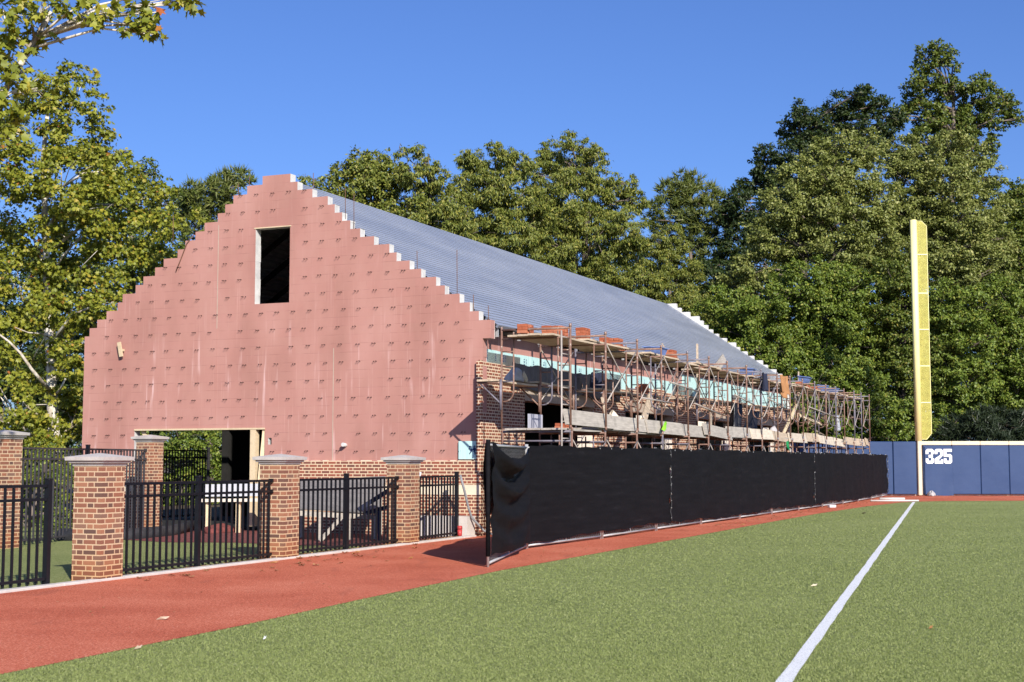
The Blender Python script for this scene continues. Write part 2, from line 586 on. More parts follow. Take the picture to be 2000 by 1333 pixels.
def track_mat():
    t = NT('red_rubber_track')
    c = t.co('Object')
    fine = t.noise(t.co('Object', (1, 0.5, 1)), 55, 3, 0.85)
    vor = t.n('ShaderNodeTexVoronoi')
    t.set(vor.inputs['Vector'], c)
    vor.inputs['Scale'].default_value = 70
    big = t.noise(t.co('Object', (1, 1, 1)), 0.55, 4)
    f = t.math('ADD', t.math('MULTIPLY', fine, 0.75), t.math('MULTIPLY', big, 0.25))
    col = t.ramp(f, [(0.38, (0.30, 0.064, 0.034)), (0.46, (0.46, 0.112, 0.060)), (0.54, (0.58, 0.158, 0.088)), (0.63, (0.68, 0.27, 0.17))])
    spk = t.math('MULTIPLY', t.step(t.noise(t.co('Object', (1, 0.6, 1)), 60, 1), 0.70, 0.75), 0.5)
    col = t.mix(spk, col, (0.70, 0.50, 0.38))
    wear = t.step(t.noise(t.co('Object', (2.2, 0.5, 1)), 1.2, 4), 0.58, 0.72)
    col = t.mix(t.math('MULTIPLY', wear, 0.22), col, (0.16, 0.06, 0.05))
    return t.done(t.principled(col, 0.92, 0, t.bump(fine, 0.6, 0.012), 0.12))


M['track'] = track_mat()


def line_mat():
    t = NT('white_turf_line')
    c = t.co('Object')
    fine = t.noise(c, 80, 2, 0.7)
    col = t.ramp(fine, [(0.35, (0.50, 0.52, 0.50)), (0.5, (0.78, 0.78, 0.78)), (0.7, (0.88, 0.88, 0.88))])
    return t.done(t.principled(col, 0.8, 0, t.bump(fine, 0.5, 0.015), 0.2))


M['line'] = line_mat()
M['forest_floor'] = simple('leaf_litter_ground', (0.10, 0.075, 0.045), 0.95, var=0.5, scale=2)
M['mulch'] = simple('red_clay_mulch', (0.15, 0.042, 0.036), 0.95, var=0.55, scale=9, bump=0.8)


def bark(name, a, b, sc=3.0):
    t = NT(name)
    f = t.noise(t.co('Object', (1, 1, 0.35)), sc, 5, 0.65)
    col = t.ramp(f, [(0.38, a), (0.56, b)])
    return t.done(t.principled(col, 0.9, 0, t.bump(f, 0.5, 0.03), 0.2))


M['bark_white'] = bark('mottled_white_bark', (0.26, 0.21, 0.15), (0.72, 0.66, 0.56))
M['bark'] = bark('grey_brown_bark', (0.07, 0.055, 0.045), (0.20, 0.16, 0.13))


def leaf(name, stops, trans=0.28, rough=0.5, spec=0.35):
    t = NT(name)
    g = t.n('ShaderNodeNewGeometry')
    col = t.ramp(g.outputs['Random Per Island'], stops)
    clump = t.noise(t.co('Object'), 0.7, 2)
    col = t.mix(t.math('MULTIPLY', t.math('SUBTRACT', clump, 0.3), 0.5, clamp=True), col, t.mix(1.0, col, (0.62, 0.72, 0.55), 'MULTIPLY'))
    p = t.principled(col, rough, 0, None, spec)
    tr = t.n('ShaderNodeBsdfTranslucent')
    t.set(tr.inputs['Color'], t.mix(1.0, col, (1.1, 1.2, 0.5), 'MULTIPLY'))
    mx = t.n('ShaderNodeMixShader')
    mx.inputs[0].default_value = trans
    t.t.links.new(p, mx.inputs[1])
    t.t.links.new(tr.outputs[0], mx.inputs[2])
    return t.done(mx.outputs[0])


M['leaf_syc'] = leaf('sycamore_leaf', [(0, (0.124, 0.149, 0.014)), (0.4, (0.204, 0.221, 0.023)), (0.8, (0.288, 0.289, 0.033)), (0.975, (0.362, 0.298, 0.036)), (0.993, (0.407, 0.221, 0.041)), (1.0, (0.362, 0.088, 0.031))], trans=0.22)
M['leaf_hick'] = leaf('drooping_hickory_leaf', [(0, (0.078, 0.104, 0.014)), (0.4, (0.145, 0.172, 0.027)), (0.8, (0.223, 0.236, 0.043)), (1.0, (0.332, 0.290, 0.057))], trans=0.2)
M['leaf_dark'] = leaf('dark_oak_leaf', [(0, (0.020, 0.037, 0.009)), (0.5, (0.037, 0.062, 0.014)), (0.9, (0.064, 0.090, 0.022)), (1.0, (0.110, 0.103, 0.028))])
M['leaf_oak'] = leaf('green_oak_leaf', [(0, (0.057, 0.085, 0.012)), (0.5, (0.106, 0.142, 0.020)), (0.9, (0.164, 0.193, 0.030)), (1.0, (0.246, 0.193, 0.043))], trans=0.2)
M['leaf_olive'] = leaf('olive_maple_leaf', [(0, (0.106, 0.130, 0.023)), (0.5, (0.191, 0.216, 0.050)), (0.9, (0.280, 0.290, 0.085)), (1.0, (0.382, 0.352, 0.109))], trans=0.2)
M['leaf_green'] = leaf('bright_maple_leaf', [(0, (0.069, 0.110, 0.013)), (0.5, (0.134, 0.186, 0.024)), (0.9, (0.203, 0.252, 0.039)), (1.0, (0.325, 0.300, 0.054))], trans=0.2)
M['leaf_pine'] = leaf('pine_needle', [(0, (0.059, 0.083, 0.015)), (0.5, (0.110, 0.135, 0.026)), (1.0, (0.177, 0.182, 0.042))], trans=0.1)
M['leaf_cedar'] = leaf('dark_cedar_foliage', [(0, (0.015, 0.026, 0.012)), (1.0, (0.034, 0.048, 0.020))], trans=0.1)
M['dead_leaf'] = leaf('fallen_brown_leaf', [(0, (0.22, 0.10, 0.045)), (0.6, (0.36, 0.17, 0.07)), (1.0, (0.46, 0.28, 0.12))], trans=0.1)

M['blade'] = leaf('turf_blade', [(0, (0.235, 0.275, 0.092)), (0.5, (0.285, 0.325, 0.115)), (0.85, (0.320, 0.355, 0.138)), (1.0, (0.39, 0.40, 0.19))], trans=0.3, spec=0.15)

# ------------------------------------------------------------------ sky and sun
SUN = Vector((0.340 * 0.877, -0.940 * 0.877, 0.480)).normalized()
SUN_EL = math.asin(SUN.z)
SUN_ROT = math.atan2(SUN.x, SUN.y)
w = bpy.data.worlds.new('World')
scene.world = w
w.use_nodes = True
wt = w.node_tree
bg = next(n for n in wt.nodes if n.type == 'BACKGROUND')
sky = wt.nodes.new('ShaderNodeTexSky')
sky.sky_type = 'NISHITA'
sky.sun_disc = False
sky.sun_elevation = SUN_EL
sky.sun_rotation = SUN_ROT
sky.air_density = 1.0
sky.dust_density = 1.1
sky.ozone_density = 2.2
sky.altitude = 100
tint = wt.nodes.new('ShaderNodeMix')
tint.data_type = 'RGBA'
tint.blend_type = 'MULTIPLY'
tint.inputs['Factor'].default_value = 1.0
wt.links.new(sky.outputs[0], tint.inputs['A'])
tint.inputs['B'].default_value = (0.465, 0.64, 1.06, 1)
wt.links.new(tint.outputs['Result'], bg.inputs[0])
bg.inputs[1].default_value = 0.10
sun_d = bpy.data.lights.new('sun', 'SUN')
sun_d.energy = 5.0
sun_d.angle = math.radians(0.5)
sun_d.color = (1.0, 0.94, 0.85)
sun = bpy.data.objects.new('sun', sun_d)
COL.objects.link(sun)
sun.location = SUN * 60
sun.rotation_euler = SUN.to_track_quat('Z', 'Y').to_euler()
scene.view_settings.view_transform = 'Standard'
scene.view_settings.look = 'None'
scene.view_settings.exposure = 0.47
scene.view_settings.gamma = 1.0
scene.cycles.use_denoising = True
scene.cycles.max_bounces = 6
scene.cycles.transparent_max_bounces = 8

# ================================================================== the ground
def sheet(name, poly, z, mat):
    b = MB()
    b.face([(p[0], p[1], z) for p in poly])
    o = b.build(name, mat)
    tag(o, kind='structure')
    return o


def S2(u, v):
    p = site(u, v)
    return (p.x, p.y)


sheet('ground', [(-700, -300), (700, -300), (700, 900), (-700, 900)], -0.03, M['forest_floor'])
sheet('turf_field', [(-45, -30), (95, -30), (95, 64), S2(45, -2), S2(-45, -2)][0:0] + [(95, -30), (95, 66), (16, 66), S2(27.3, -2.0), S2(-45, -2.0), (-30, -30)], 0.0, M['turf'])
TRK = [S2(-45, -4.9), S2(-19, -4.62), S2(-15.7, -4.5), S2(-12.97, -4.3), S2(-8.4, -4.08), S2(-4.2, -4.1), S2(1.1, -4.12), S2(8.8, -4.08), S2(15.7, -4.1), S2(22.6, -4.35), S2(26.2, -4.66),
       (14.6, 53.9), (15.4, 55.0), (16.8, 55.9), (20, 56.4), (30, 56.8), (95, 57.5), (95, 66.5), (15, 66.5), S2(41, 0.02), S2(-45, 0.02)]
sheet('warning_track', TRK, 0.004, M['track'])
sheet('foul_turf', [S2(-45, -0.02), S2(0.4, -0.02), S2(0.4, 14), S2(-45, 14)], -0.004, M['turf'])
sheet('clay_bed', [S2(-2.4, 0.14), S2(0.3, 0.14), S2(0.3, 10.2), S2(-3.4, 8.2), S2(-4.1, 6.0), S2(-4.5, 4.6), S2(-4.1, 3.4), S2(-4.4, 1.8), S2(-4.0, 0.14)], 0.002, M['mulch'])
sheet('work_yard', [S2(0.3, 0.0), S2(44, 0.0), S2(44, 16), S2(0.3, 16)], 0.0, M['forest_floor'])
# foul line
b = MB()
d = Vector((18.15, 63.9, 0)) - Vector((1.925, 10.23, 0))
d.normalize()
n = Vector((d.y, -d.x, 0))
p0, p1 = Vector((1.925, 10.23, 0)) - d * 14, Vector((1.925, 10.23, 0)) + d * 46.3
N = 120
wob = [0.056 + RNG.uniform(-0.006, 0.006) for _ in range(2 * N + 2)]
for k in range(N):
    a0, a1 = p0.lerp(p1, k / N), p0.lerp(p1, (k + 1) / N)
    b.face([a0 + n * wob[k] + Vector((0, 0, .008)), a1 + n * wob[k + 1] + Vector((0, 0, .008)), a1 - n * wob[N + k + 1] + Vector((0, 0, .008)), a0 - n * wob[N + k] + Vector((0, 0, .008))])
tag(b.build('foul_line', M['line']), kind='structure')
# kerb in separate pours
b = MB()
u = -40.0
while u < -0.4:
    b.box(u, min(u + 3.0, -0.4) - 0.006, -0.05, 0.10, -0.05, 0.035, bev=0.008)
    u += 3.0
o = b.build('kerb', M['concrete'], None, ORG, ROT)
tag(o, kind='structure')


def tufts():
    rng = np.random.default_rng(77)
    n = 620000
    y = 1.0 / rng.uniform(1 / 75.0, 1 / 9.4, n)
    y = y[y < 56 - 14 * rng.random(n) ** 2]
    n = len(y)
    x = rng.uniform(-0.43, 0.43, n) * y
    # keep to the playing side of the track edge and off the white line
    uu = (x - ORG.x) * LU.x + (y - ORG.y) * LU.y
    vv = (x - ORG.x) * LV.x + (y - ORG.y) * LV.y
    edge = np.interp(uu, [-45, -19, -15.7, -12.97, -8.4, -4.2, 1.1, 8.8, 15.7, 22.6, 26.2], [-4.9, -4.62, -4.5, -4.3, -4.08, -4.1, -4.12, -4.08, -4.1, -4.35, -4.66])
    dl = (x - 1.925) * n_line.x + (y - 10.23) * n_line.y
    keep = (vv < edge - 0.01 + rng.normal(size=n) * 0.012) & (np.abs(dl) > 0.052 + rng.normal(size=n) * 0.008)
    x, y = x[keep], y[keep]
    n = len(x)
    a = rng.uniform(0, 2 * PI, n)
    h = rng.uniform(0.007, 0.017, n)
    w_ = rng.uniform(0.0025, 0.005, n) * np.clip(y / 12, 1, 3.0)
    lean = rng.normal(size=(n, 2)) * 0.010
    V = np.zeros((n, 3, 3))
    V[:, 0] = np.stack([x - np.cos(a) * w_, y - np.sin(a) * w_, np.zeros(n)], 1)
    V[:, 1] = np.stack([x + np.cos(a) * w_, y + np.sin(a) * w_, np.zeros(n)], 1)
    V[:, 2] = np.stack([x + lean[:, 0], y + lean[:, 1], h], 1)
    me = bpy.data.meshes.new('turf_blades')
    me.vertices.add(n * 3)
    me.vertices.foreach_set('co', V.astype(np.float32).ravel())
    me.loops.add(n * 3)
    me.loops.foreach_set('vertex_index', np.arange(n * 3, dtype=np.int32))
    me.polygons.add(n)
    me.polygons.foreach_set('loop_start', np.arange(0, n * 3, 3, dtype=np.int32))
    me.update(calc_edges=True)
    me.materials.append(M['blade'])
    o = bpy.data.objects.new('turf_blades', me)
    COL.objects.link(o)
    tag(o, 'short upright blades of the green artificial turf', 'turf', kind='stuff')


n_line = n
tufts()

# ================================================================== pillars and black picket fences
def pillar(name, label, u, v, w, hb, group):
    t = sthing(name, label, 'pillar', u, v, 0, group)
    b = MB()
    b.box(-w / 2, w / 2, -w / 2, w / 2, -0.02, hb)
    b.build('shaft', M['brick_old'], t)
    b = MB()
    prof = [(0.015, 0.0), (0.015, 0.03), (0.05, 0.036), (0.05, 0.06), (0.085, 0.068), (0.09, 0.115)]
    rings = []
    for o_, z in prof:
        q = w / 2 + o_
        rings.append([(-q, -q, hb + z), (q, -q, hb + z), (q, q, hb + z), (-q, q, hb + z)])
    q = 0.02
    rings.append([(-q, -q, hb + 0.165), (q, -q, hb + 0.165), (q, q, hb + 0.165), (-q, q, hb + 0.165)])
    b.loft(rings, 0, True, True)
    b.build('cap_stone', M['cap'], t)
    return t


PV = 0.19
pillar('brick_pillar', 'low brick pillar with grey cap standing beside the gateway gap in the kerb fence', -12.08, PV, 0.46, 1.50, 'fence pillars along the kerb')
pillar('brick_pillar', 'low brick pillar between the two long runs of black picket fence', -7.63, PV, 0.46, 1.51, 'fence pillars along the kerb')
pillar('brick_pillar', 'low brick pillar nearest the building with sooty bricks under its cap', -3.27, PV, 0.46, 1.51, 'fence pillars along the kerb')
pillar('brick_pillar', 'tall brick pillar at the back fence, cut by the edge of the photo', -7.1, 6.35, 0.44, 1.96, 'tall pillars of the back fence')
pillar('brick_pillar', 'tall brick pillar in front of the wide doorway of the pink gable', -1.25, 7.55, 0.42, 1.98, 'tall pillars of the back fence')

PICK = {}


def fence_run(label, u0, v0, u1, v1, h, posts, mat, group, spacing=0.145, pw=0.027, brackets=True, drop=0.17, name='picket_fence'):
    a, c = Vector((u0, v0, 0)), Vector((u1, v1, 0))
    ln = (c - a).length
    rz = math.atan2(v1 - v0, u1 - u0)
    t = sthing(name, label, 'fence', u0, v0, 0, group, rz)
    for z in (h, h - drop, 0.09):
        b = MB()
        b.box(0, ln, -0.02, 0.02, z - 0.018, z + 0.018)
        b.build('rail', mat, t)
    key = (h, pw)
    if key not in PICK:
        b = MB()
        b.box(-pw / 2, pw / 2, -pw / 2, pw / 2, 0.04, h - 0.019)
        PICK[key] = b
        o = b.build('picket', mat, t)
        PICK[key] = o.data
        o.location = (spacing * 0.5, 0, 0)
        first = 1
    else:
        first = 0
    k = int(ln / spacing)
    pts = [(j + 0.5) * ln / k for j in range(first, k)]
    for x in pts:
        if any(abs(x - q) < 0.05 for q in posts):
            continue
        o = bpy.data.objects.new('picket', PICK[key])
        COL.objects.link(o)
        o.parent = t
        o.location = (x, 0, 0)
    for q in posts:
        b = MB()
        s = 0.034
        b.box(q - s, q + s, -s, s, -0.02, h + 0.07)
        b.box(q - s - 0.006, q + s + 0.006, -s - 0.006, s + 0.006, h + 0.071, h + 0.095, bev=0.006)
        b.build('post', mat, t)
    if brackets:
        for x in (0.0, ln):
            for z in (h, h - drop):
                b = MB()
                x0, x1 = (x - 0.002, x + 0.05) if x == 0 else (x - 0.05, x + 0.002)
                b.box(x0, x1, -0.032, 0.032, z - 0.03, z + 0.03)
                b.build('bracket', mat, t)
    return t


G1 = 'black picket fence along the kerb'
fence_run('black picket fence ending at the gateway, beyond the first low pillar', -19.0, PV, -13.02, PV, 1.25, [0.04, 3.0, 5.94], M['black_metal'], G1, brackets=False)
fence_run('black picket fence with fallen leaves along its foot, before the red mulch', -11.85, PV, -7.86, PV, 1.25, [2.0], M['black_metal'], G1)
fence_run('black picket fence in front of the grey trestle table', -7.40, PV, -3.50, PV, 1.25, [1.95], M['black_metal'], G1)
fence_run('short black picket fence between the last pillar and the bricks of the building', -3.04, PV, -0.62, PV + 0.1, 1.25, [2.38], M['black_metal'], G1, brackets=False)
G2 = 'tall faded picket fence behind'
fence_run('tall faded picket fence between the two tall pillars', -6.85, 6.45, -1.45, 7.5, 1.8, [2.9], M['grey_metal'], G2, spacing=0.135, drop=0.2)
fence_run('tall faded picket fence seen through the doorway of the gable', 2.2, 11.0, 6.3, 11.2, 1.85, [0.05, 4.05], M['grey_metal'], G2, spacing=0.135, drop=0.2, brackets=False)
fence_run('tall faded picket fence beyond the tall pillar cut by the photo edge', -15.0, 6.1, -7.35, 6.3, 1.8, [2.5, 5.0], M['grey_metal'], G2, spacing=0.135, drop=0.2)

# ================================================================== the building
LB = 31.4
RISE = 0.0075
bld = sthing('brick_building', 'unfinished long building with pink stepped block gable and ribbed metal roof', 'building')
HC = 0.1956
TOPR = [-.19, .09, .30, .54, .89, 1.10, 1.46, 1.74, 2.06, 2.24, 2.62, 2.97, 3.22, 3.43, 3.62, 3.80, 4.20, 4.59, 4.78]
TOPL = [10.46, 10.32, 10.10, 9.83, 9.51, 9.37, 9.00, 8.78, 8.45, 8.21, 7.82, 7.61, 7.33, 7.08, 6.72, 6.52, 6.30, 5.93, 5.52]


def sub(segs, a, c):
    out = []
    for s0, s1 in segs:
        if c <= s0 or a >= s1:
            out.append((s0, s1))
        else:
            if a > s0:
                out.append((s0, a))
            if c < s1:
                out.append((c, s1))
    return out


def courses(z_low, holes):
    rows = []
    k = -int(round((4.54 - z_low) / HC))
    zs = [4.54 + HC * (j - 1) for j in range(k + 1, 19)]
    for i, j in enumerate(range(k + 1, 19)):
        z0, z1 = 4.54 + HC * (j - 1), 4.54 + HC * j
        if i == 0:
            z0 = z_low
        if j >= 0:
            r, l = TOPR[j], TOPL[j]
        elif j == -1:
            r, l = -.19, 10.46
        else:
            r, l = 0.0, 10.46
        cuts = sorted({z0, z1} | {q for h in holes for q in h[2:] if z0 + 1e-4 < q < z1 - 1e-4})
        for c0, c1 in zip(cuts, cuts[1:]):
            segs = [(r, l)]
            for h in holes:
                if h[2] <= c0 + 1e-5 and h[3] >= c1 - 1e-5:
                    segs = sub(segs, h[0], h[1])
            rows.append((c0, c1, segs))
    return rows


def gable_mesh(rows, u0, u1, mats, lift=0.0, rough=0.012):
    b = MB()
    rg = random.Random(5)

    def cap(segs, other):
        out = list(segs)
        for s0, s1 in other:
            out = sub(out, s0, s1)
        return out
    for i, (z0, z1, segs) in enumerate(rows):
        z0 += lift
        z1 += lift
        for s0, s1 in segs:
            b.face([(u0, s1, z0), (u0, s0, z0), (u0, s0, z1), (u0, s1, z1)], 0)
            b.face([(u1, s0, z0), (u1, s1, z0), (u1, s1, z1), (u1, s0, z1)], 1)
            j1, j2 = rg.uniform(-rough, rough), rg.uniform(-rough, rough)
            b.face([(u0, s0, z0), (u1, s0 + j1, z0), (u1, s0 + j1, z1), (u0, s0, z1)], 0 if (z1 < 4.6 and s0 < 0.05) else 1)
            b.face([(u0, s1, z0), (u0, s1, z1), (u1, s1 + j2, z1), (u1, s1 + j2, z0)], 1)
        up = rows[i + 1][2] if i + 1 < len(rows) else []
        for s0, s1 in cap(segs, up):
            b.face([(u0, s1, z1), (u0, s0, z1), (u1, s0, z1), (u1, s1, z1)], 1)
        dn = rows[i - 1][2] if i > 0 else []
        for s0, s1 in cap(segs, dn):
            b.face([(u0, s0, z0), (u0, s1, z0), (u1, s1, z0), (u1, s0, z0)], 1)
    return b


WIN = (4.77, 5.68, 5.12, 6.85)
DOOR = (5.36, 8.94, 0.0, 2.31)
HOLES = [WIN, DOOR, (5.18, 5.27, 1.93, 2.08), (5.19, 5.26, 1.60, 1.70)]
rows = courses(1.56, HOLES)
gable_mesh(rows, 0.0, 0.21, None).build('gable_wall', [M['pink'], M['block']], bld)
rows2 = courses(0.0, [])
gable_mesh(rows2, LB - 0.2, LB, None, lift=RISE * LB).build('far_gable_wall', [M['block'], M['block']], bld)
# lower brickwork of the gable with its stone band
for nm, z0, z1, pr in (('brick_base', 0.0, 0.85, 0.09), ('stone_band', 0.852, 1.06, 0.095), ('brick_course', 1.062, 1.558, 0.09)):
    b = MB()
    b.box(-pr, 0.2, 8.96, 10.5, z0, z1)
    b.build(nm, M['limestone'] if nm == 'stone_band' else M['brick_low'], bld)
    b = MB()
    b.box(-pr, 0.2, -0.0, 5.34, z0, z1)
    b.build(nm, M['limestone'] if nm == 'stone_band' else M['brick_low'], bld)
# ragged mortar lip where pink meets brick
b = MB()
rg = random.Random(3)
x = 0.05
while x < 5.3:
    l = rg.uniform(0.05, 0.3)
    b.box(-0.085, -0.002, x, x + l, 1.559, 1.565 + rg.uniform(0, 0.012))
    x += l + rg.uniform(0.02, 0.2)
b.build('mortar_bed', M['limestone'], bld)
# window lintel, door header and timbers
b = MB()
b.box(-0.012, 0.19, 4.74, 5.72, 6.851, 6.875)
b.build('window_header', M['lumber'], bld)
b = MB()
b.box(-0.02, 0.2, 5.36, 8.94, 2.27, 2.308)
b.build('door_header', M['lumber'], bld)
b = MB()
b.box(-0.01, 0.14, 5.60, 5.74, 0.1, 2.268)
b.build('door_post', M['lumber'], bld)
b = MB()
b.beam((0.05, 5.40, 2.25), (0.0, 5.50, 0.9), 0.04, 0.09)
b.build('door_brace', M['lumber'], bld)
b = MB()
b.beam((0.1, 8.78, 2.26), (0.1, 8.50, 1.9), 0.04, 0.09)
b.build('door_brace', M['lumber'], bld)
# control joints: narrow sealed grooves standing a little proud
for v_, z0, z1 in ((6.69, 4.6, 7.0), (3.61, 1.57, 4.05)):
    b = MB()
    b.box(-0.004, 0.0, v_ - 0.008, v_ + 0.008, z0, z1)
    b.build('control_joint', M['lintel'], bld)
for v_, z0, z1 in ((6.69, 2.4, 4.6), (3.61, 4.05, 5.9)):
    b = MB()
    b.box(-0.003, 0.0, v_ - 0.005, v_ + 0.005, z0, z1)
    b.build('control_joint', M['pink'], bld)

# wall ties: pairs of bent wires
spots = []
r = 0
z = 1.78
while z < 7.7:
    k = (z - 4.54) / HC
    if k < 0:
        lo, hi = 0.35, 10.2
    else:
        j = min(18, int(math.ceil(k)))
        lo, hi = TOPR[j] + 0.15, TOPL[j] - 0.2
    v_ = 0.52 + RNG.uniform(-0.1, 0.1)
    while v_ < hi:
        if v_ > lo and not (WIN[0] - 0.12 < v_ < WIN[1] + 0.08 and WIN[2] - 0.05 < z < WIN[3] + 0.1) and not (DOOR[0] - 0.05 < v_ < DOOR[1] + 0.05 and z < DOOR[3] + 0.05) and RNG.random() > 0.03:
            spots.append((v_ + RNG.uniform(-0.03, 0.03), z + RNG.uniform(-0.008, 0.008)))
        v_ += 0.42
    z += 2 * HC


def tie_geo(b, v_, z_, rg):
    for dv in (-0.032, 0.032):
        a = rg.uniform(-0.006, 0.006)
        b.tube([(0.0, v_ + dv, z_), (-0.035, v_ + dv + a, z_ + 0.004), (-0.075 + rg.uniform(-0.015, 0.02), v_ + dv + a * 2, z_ - rg.uniform(0.0, 0.02))], 0.0075, 4)
    

rg = random.Random(2)
tm = []
for k in range(4):
    b = MB()
    tie_geo(b, 0, 0, rg)
    o = b.build('wall_tie', M['tie'], bld)
    tm.append(o)
spots.sort(key=lambda q: q[0] * 0.6 + q[1])
for k, (v_, z_) in enumerate(spots[:100]):
    o = tm[k] if k < 4 else tm[k % 4].copy()
    if k >= 4:
        COL.objects.link(o)
        o.parent = bld
    o.location = (0, v_, z_)
b = MB()
for v_, z_ in spots[100:]:
    tie_geo(b, v_, z_, rg)
tag(b.build('wall_tie', M['tie'], bld), kind='stuff')
# rebar at the gable steps, a pipe stub, a plank bracket, a cable
for v_, z0, h_ in ((8.05, 6.9, .45), (6.25, 7.75, .22), (5.95, 7.9, .22), (4.25, 7.7, .36), (3.42, 7.25, .42), (3.20, 7.0, .5), (1.62, 5.95, .18), (0.66, 5.35, .75), (0.27, 4.95, .16), (-.08, 4.6, .26)):
    b = MB()
    b.tube([(0.13, v_, z0 - 0.3), (0.13, v_ + 0.01, z0 + h_)], 0.008, 5)
    b.build('rebar', M['rebar'], bld)
b = MB()
b.tube([(0.05, 3.28, 1.90), (-0.13, 3.28, 1.92)], [0.04, 0.045], 10)
b.build('pipe_stub', M['white_pvc'], bld)
b = MB()
b.beam((-0.11, 9.36, 4.36), (-0.09, 9.30, 4.02), 0.09, 0.04, (1, 0, 0))
b.box(-0.09, 0.0, 9.28, 9.35, 4.15, 4.2)
b.build('timber_block', M['lumber'], bld)
b = MB()
b.tube([(-0.02, 7.35, 6.83), (-0.03, 7.55, 6.62), (-0.02, 7.72, 6.25), (-0.03, 7.84, 5.98)], 0.012, 5)
b.build('cable', M['rebar'], bld)
# drips of mortar left of the brick shelf
b = MB()
rg = random.Random(9)
for k in range(26):
    z_ = 1.62 + k * 0.0677 * 1.35
    if z_ > 3.7:
        break
    b.box(-0.085, -0.001, -0.005, 0.06 + 0.05 * (k % 2), z_, z_ + 0.058)
b.build('toothing_brick', M['brick_new'], bld)
# foam patch low on the gable
fp = MB()
fp.box(-0.055, -0.001, 0.06, 0.53, 1.60, 1.98)
fp = fp.build('foam_patch', M['insul'], bld)
b = MB()
rg = random.Random(21)
for k in range(26):
    y0, z0 = rg.uniform(0.14, 0.25), rg.uniform(1.72, 1.88)
    y1, z1 = y0 + rg.uniform(-0.07, 0.07), z0 + rg.uniform(-0.10, 0.10)
    b.tube([(-0.057, y0, z0), (-0.057, (y0 + y1) / 2 + rg.uniform(-.02, .02), (z0 + z1) / 2), (-0.057, min(0.34, max(0.1, y1)), min(1.97, max(1.62, z1)))], 0.007, 4)
b.build('print', M['ink'], fp)


# facade
def fbox(name, mat, bxs, parent=None, bev=0):
    b = MB()
    for q in bxs:
        b.box(*q, bev=bev)
    return b.build(name, mat, parent or bld)


PIERS = [(0.0, 2.35), (7.2, 9.6), (14.45, 16.85), (21.7, 24.1), (29.0, 31.4)]
for a, c in PIERS:
    fbox('brick_pier', M['brick_new'], [(a + (0.0 if a else -0.088), c, 0.0, 0.11, 0.0, 3.2)])
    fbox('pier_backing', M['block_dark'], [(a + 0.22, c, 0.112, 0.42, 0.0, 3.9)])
for (a0, c0), (a1, c1) in zip(PIERS, PIERS[1:]):
    fbox('lintel', M['lintel'], [(c0 + 0.002, a1 - 0.002, 0.03, 0.40, 2.93, 3.2)])
    fbox('jamb_board', M['cream'], [(a1 - 0.85, a1 - 0.01, 0.10, 0.20, 0.6, 2.26)])
    fbox('window_jamb', M['lintel'], [(c0 + 0.003, c0 + 0.07, 0.06, 0.35, 0.9, 2.928)])
    fbox('window_jamb', M['lintel'], [(a1 - 0.07, a1 - 0.003, 0.06, 0.35, 2.262, 2.928)])
    fbox('sill_wall', M['brick_new'], [(c0 + 0.002, a1 - 0.002, 0.02, 0.3, 0.0, 0.9)])
# brick band above the openings, its top left ragged
b = MB()
rg = random.Random(14)
x = -0.088
while x < LB:
    base = 3.62 if x < 1.9 else (3.36 if x < 9 else 3.50 + 0.006 * (x - 9))
    l = rg.choice((0.42, 0.63, 0.84))
    if x < 1.9:
        l = 0.33
        base = 3.66 - 0.0677 * (1 if (x > 1.2) else 0)
    zt = base + 0.0677 * rg.choice((0, 0, 1, 1, 2)) * (0 if x < 1.9 else 1)
    b.box(x, min(x + l, LB) - 0.001, 0.0, 0.11, 3.202, zt)
    x += l
b.build('brick_band', M['brick_new'], bld)
# pink coated wall and foam boards above
fbox('upper_wall', M['pink'], [(0.215, LB - 0.21, 0.14, 0.34, 3.2, 4.33)])
x = 0.06
k = 0
rg = random.Random(17)
while x < LB - 0.9:
    ln = 1.22 if x > 0.2 else 1.0
    x1 = min(x + ln, LB - 0.25)
    zt = 3.96 if x < 14 else 3.98 + (0.28 if x > 15 else 0.0)
    bo = fbox('foam_board', M['insul'], [(x, x1 - 0.012, 0.112, 0.137, 3.3, zt + rg.uniform(-0.015, 0.02))])
    if True:
        for row_x, nn, hh in ((0.28, 3, 0.05), (0.42, 5, 0.028), (0.86, 4, 0.034)):
            b = MB()
            z_ = 3.74
            for q in range(nn):
                if z_ > zt - 0.05:
                    break
                hx = x + row_x
                st = rg.random()
                # worn upright print: bars and broken rings
                b.box(hx, hx + hh * 1.5, 0.1095, 0.1115, z_, z_ + hh * 0.32)
                if st > 0.35:
                    b.box(hx + hh * 1.1, hx + hh * 1.5, 0.109, 0.1113, z_ + hh * 0.34, z_ + hh * 0.8)
                if st > 0.6:
                    b.box(hx, hx + hh * 0.5, 0.109, 0.1113, z_ + hh * 0.34, z_ + hh * 0.8)
                z_ += hh * 1.25
            b.build('print', M['ink'], bo)
    x += ln
    k += 1
# lettering on the foam board nearest the gable: upright 'kin'
cu = bpy.data.curves.new('lettering', 'FONT')
cu.body = 'kin'
cu.size = 0.22
cu.extrude = 0.001
lo = bpy.data.objects.new('lettering', cu)
COL.objects.link(lo)
cu.materials.append(M['ink'])
dg = bpy.context.evaluated_depsgraph_get()
lm = bpy.data.meshes.new_from_object(lo.evaluated_get(dg))
bpy.data.objects.remove(lo)
lo = bpy.data.objects.new('lettering', lm)
COL.objects.link(lo)
lo.parent = bld
lo.matrix_local = Matrix.Translation((0.36, 0.1085, 3.69)) @ Matrix.Rotation(PI / 2, 4, 'X') @ Matrix.Rotation(PI / 2, 4, 'Z')
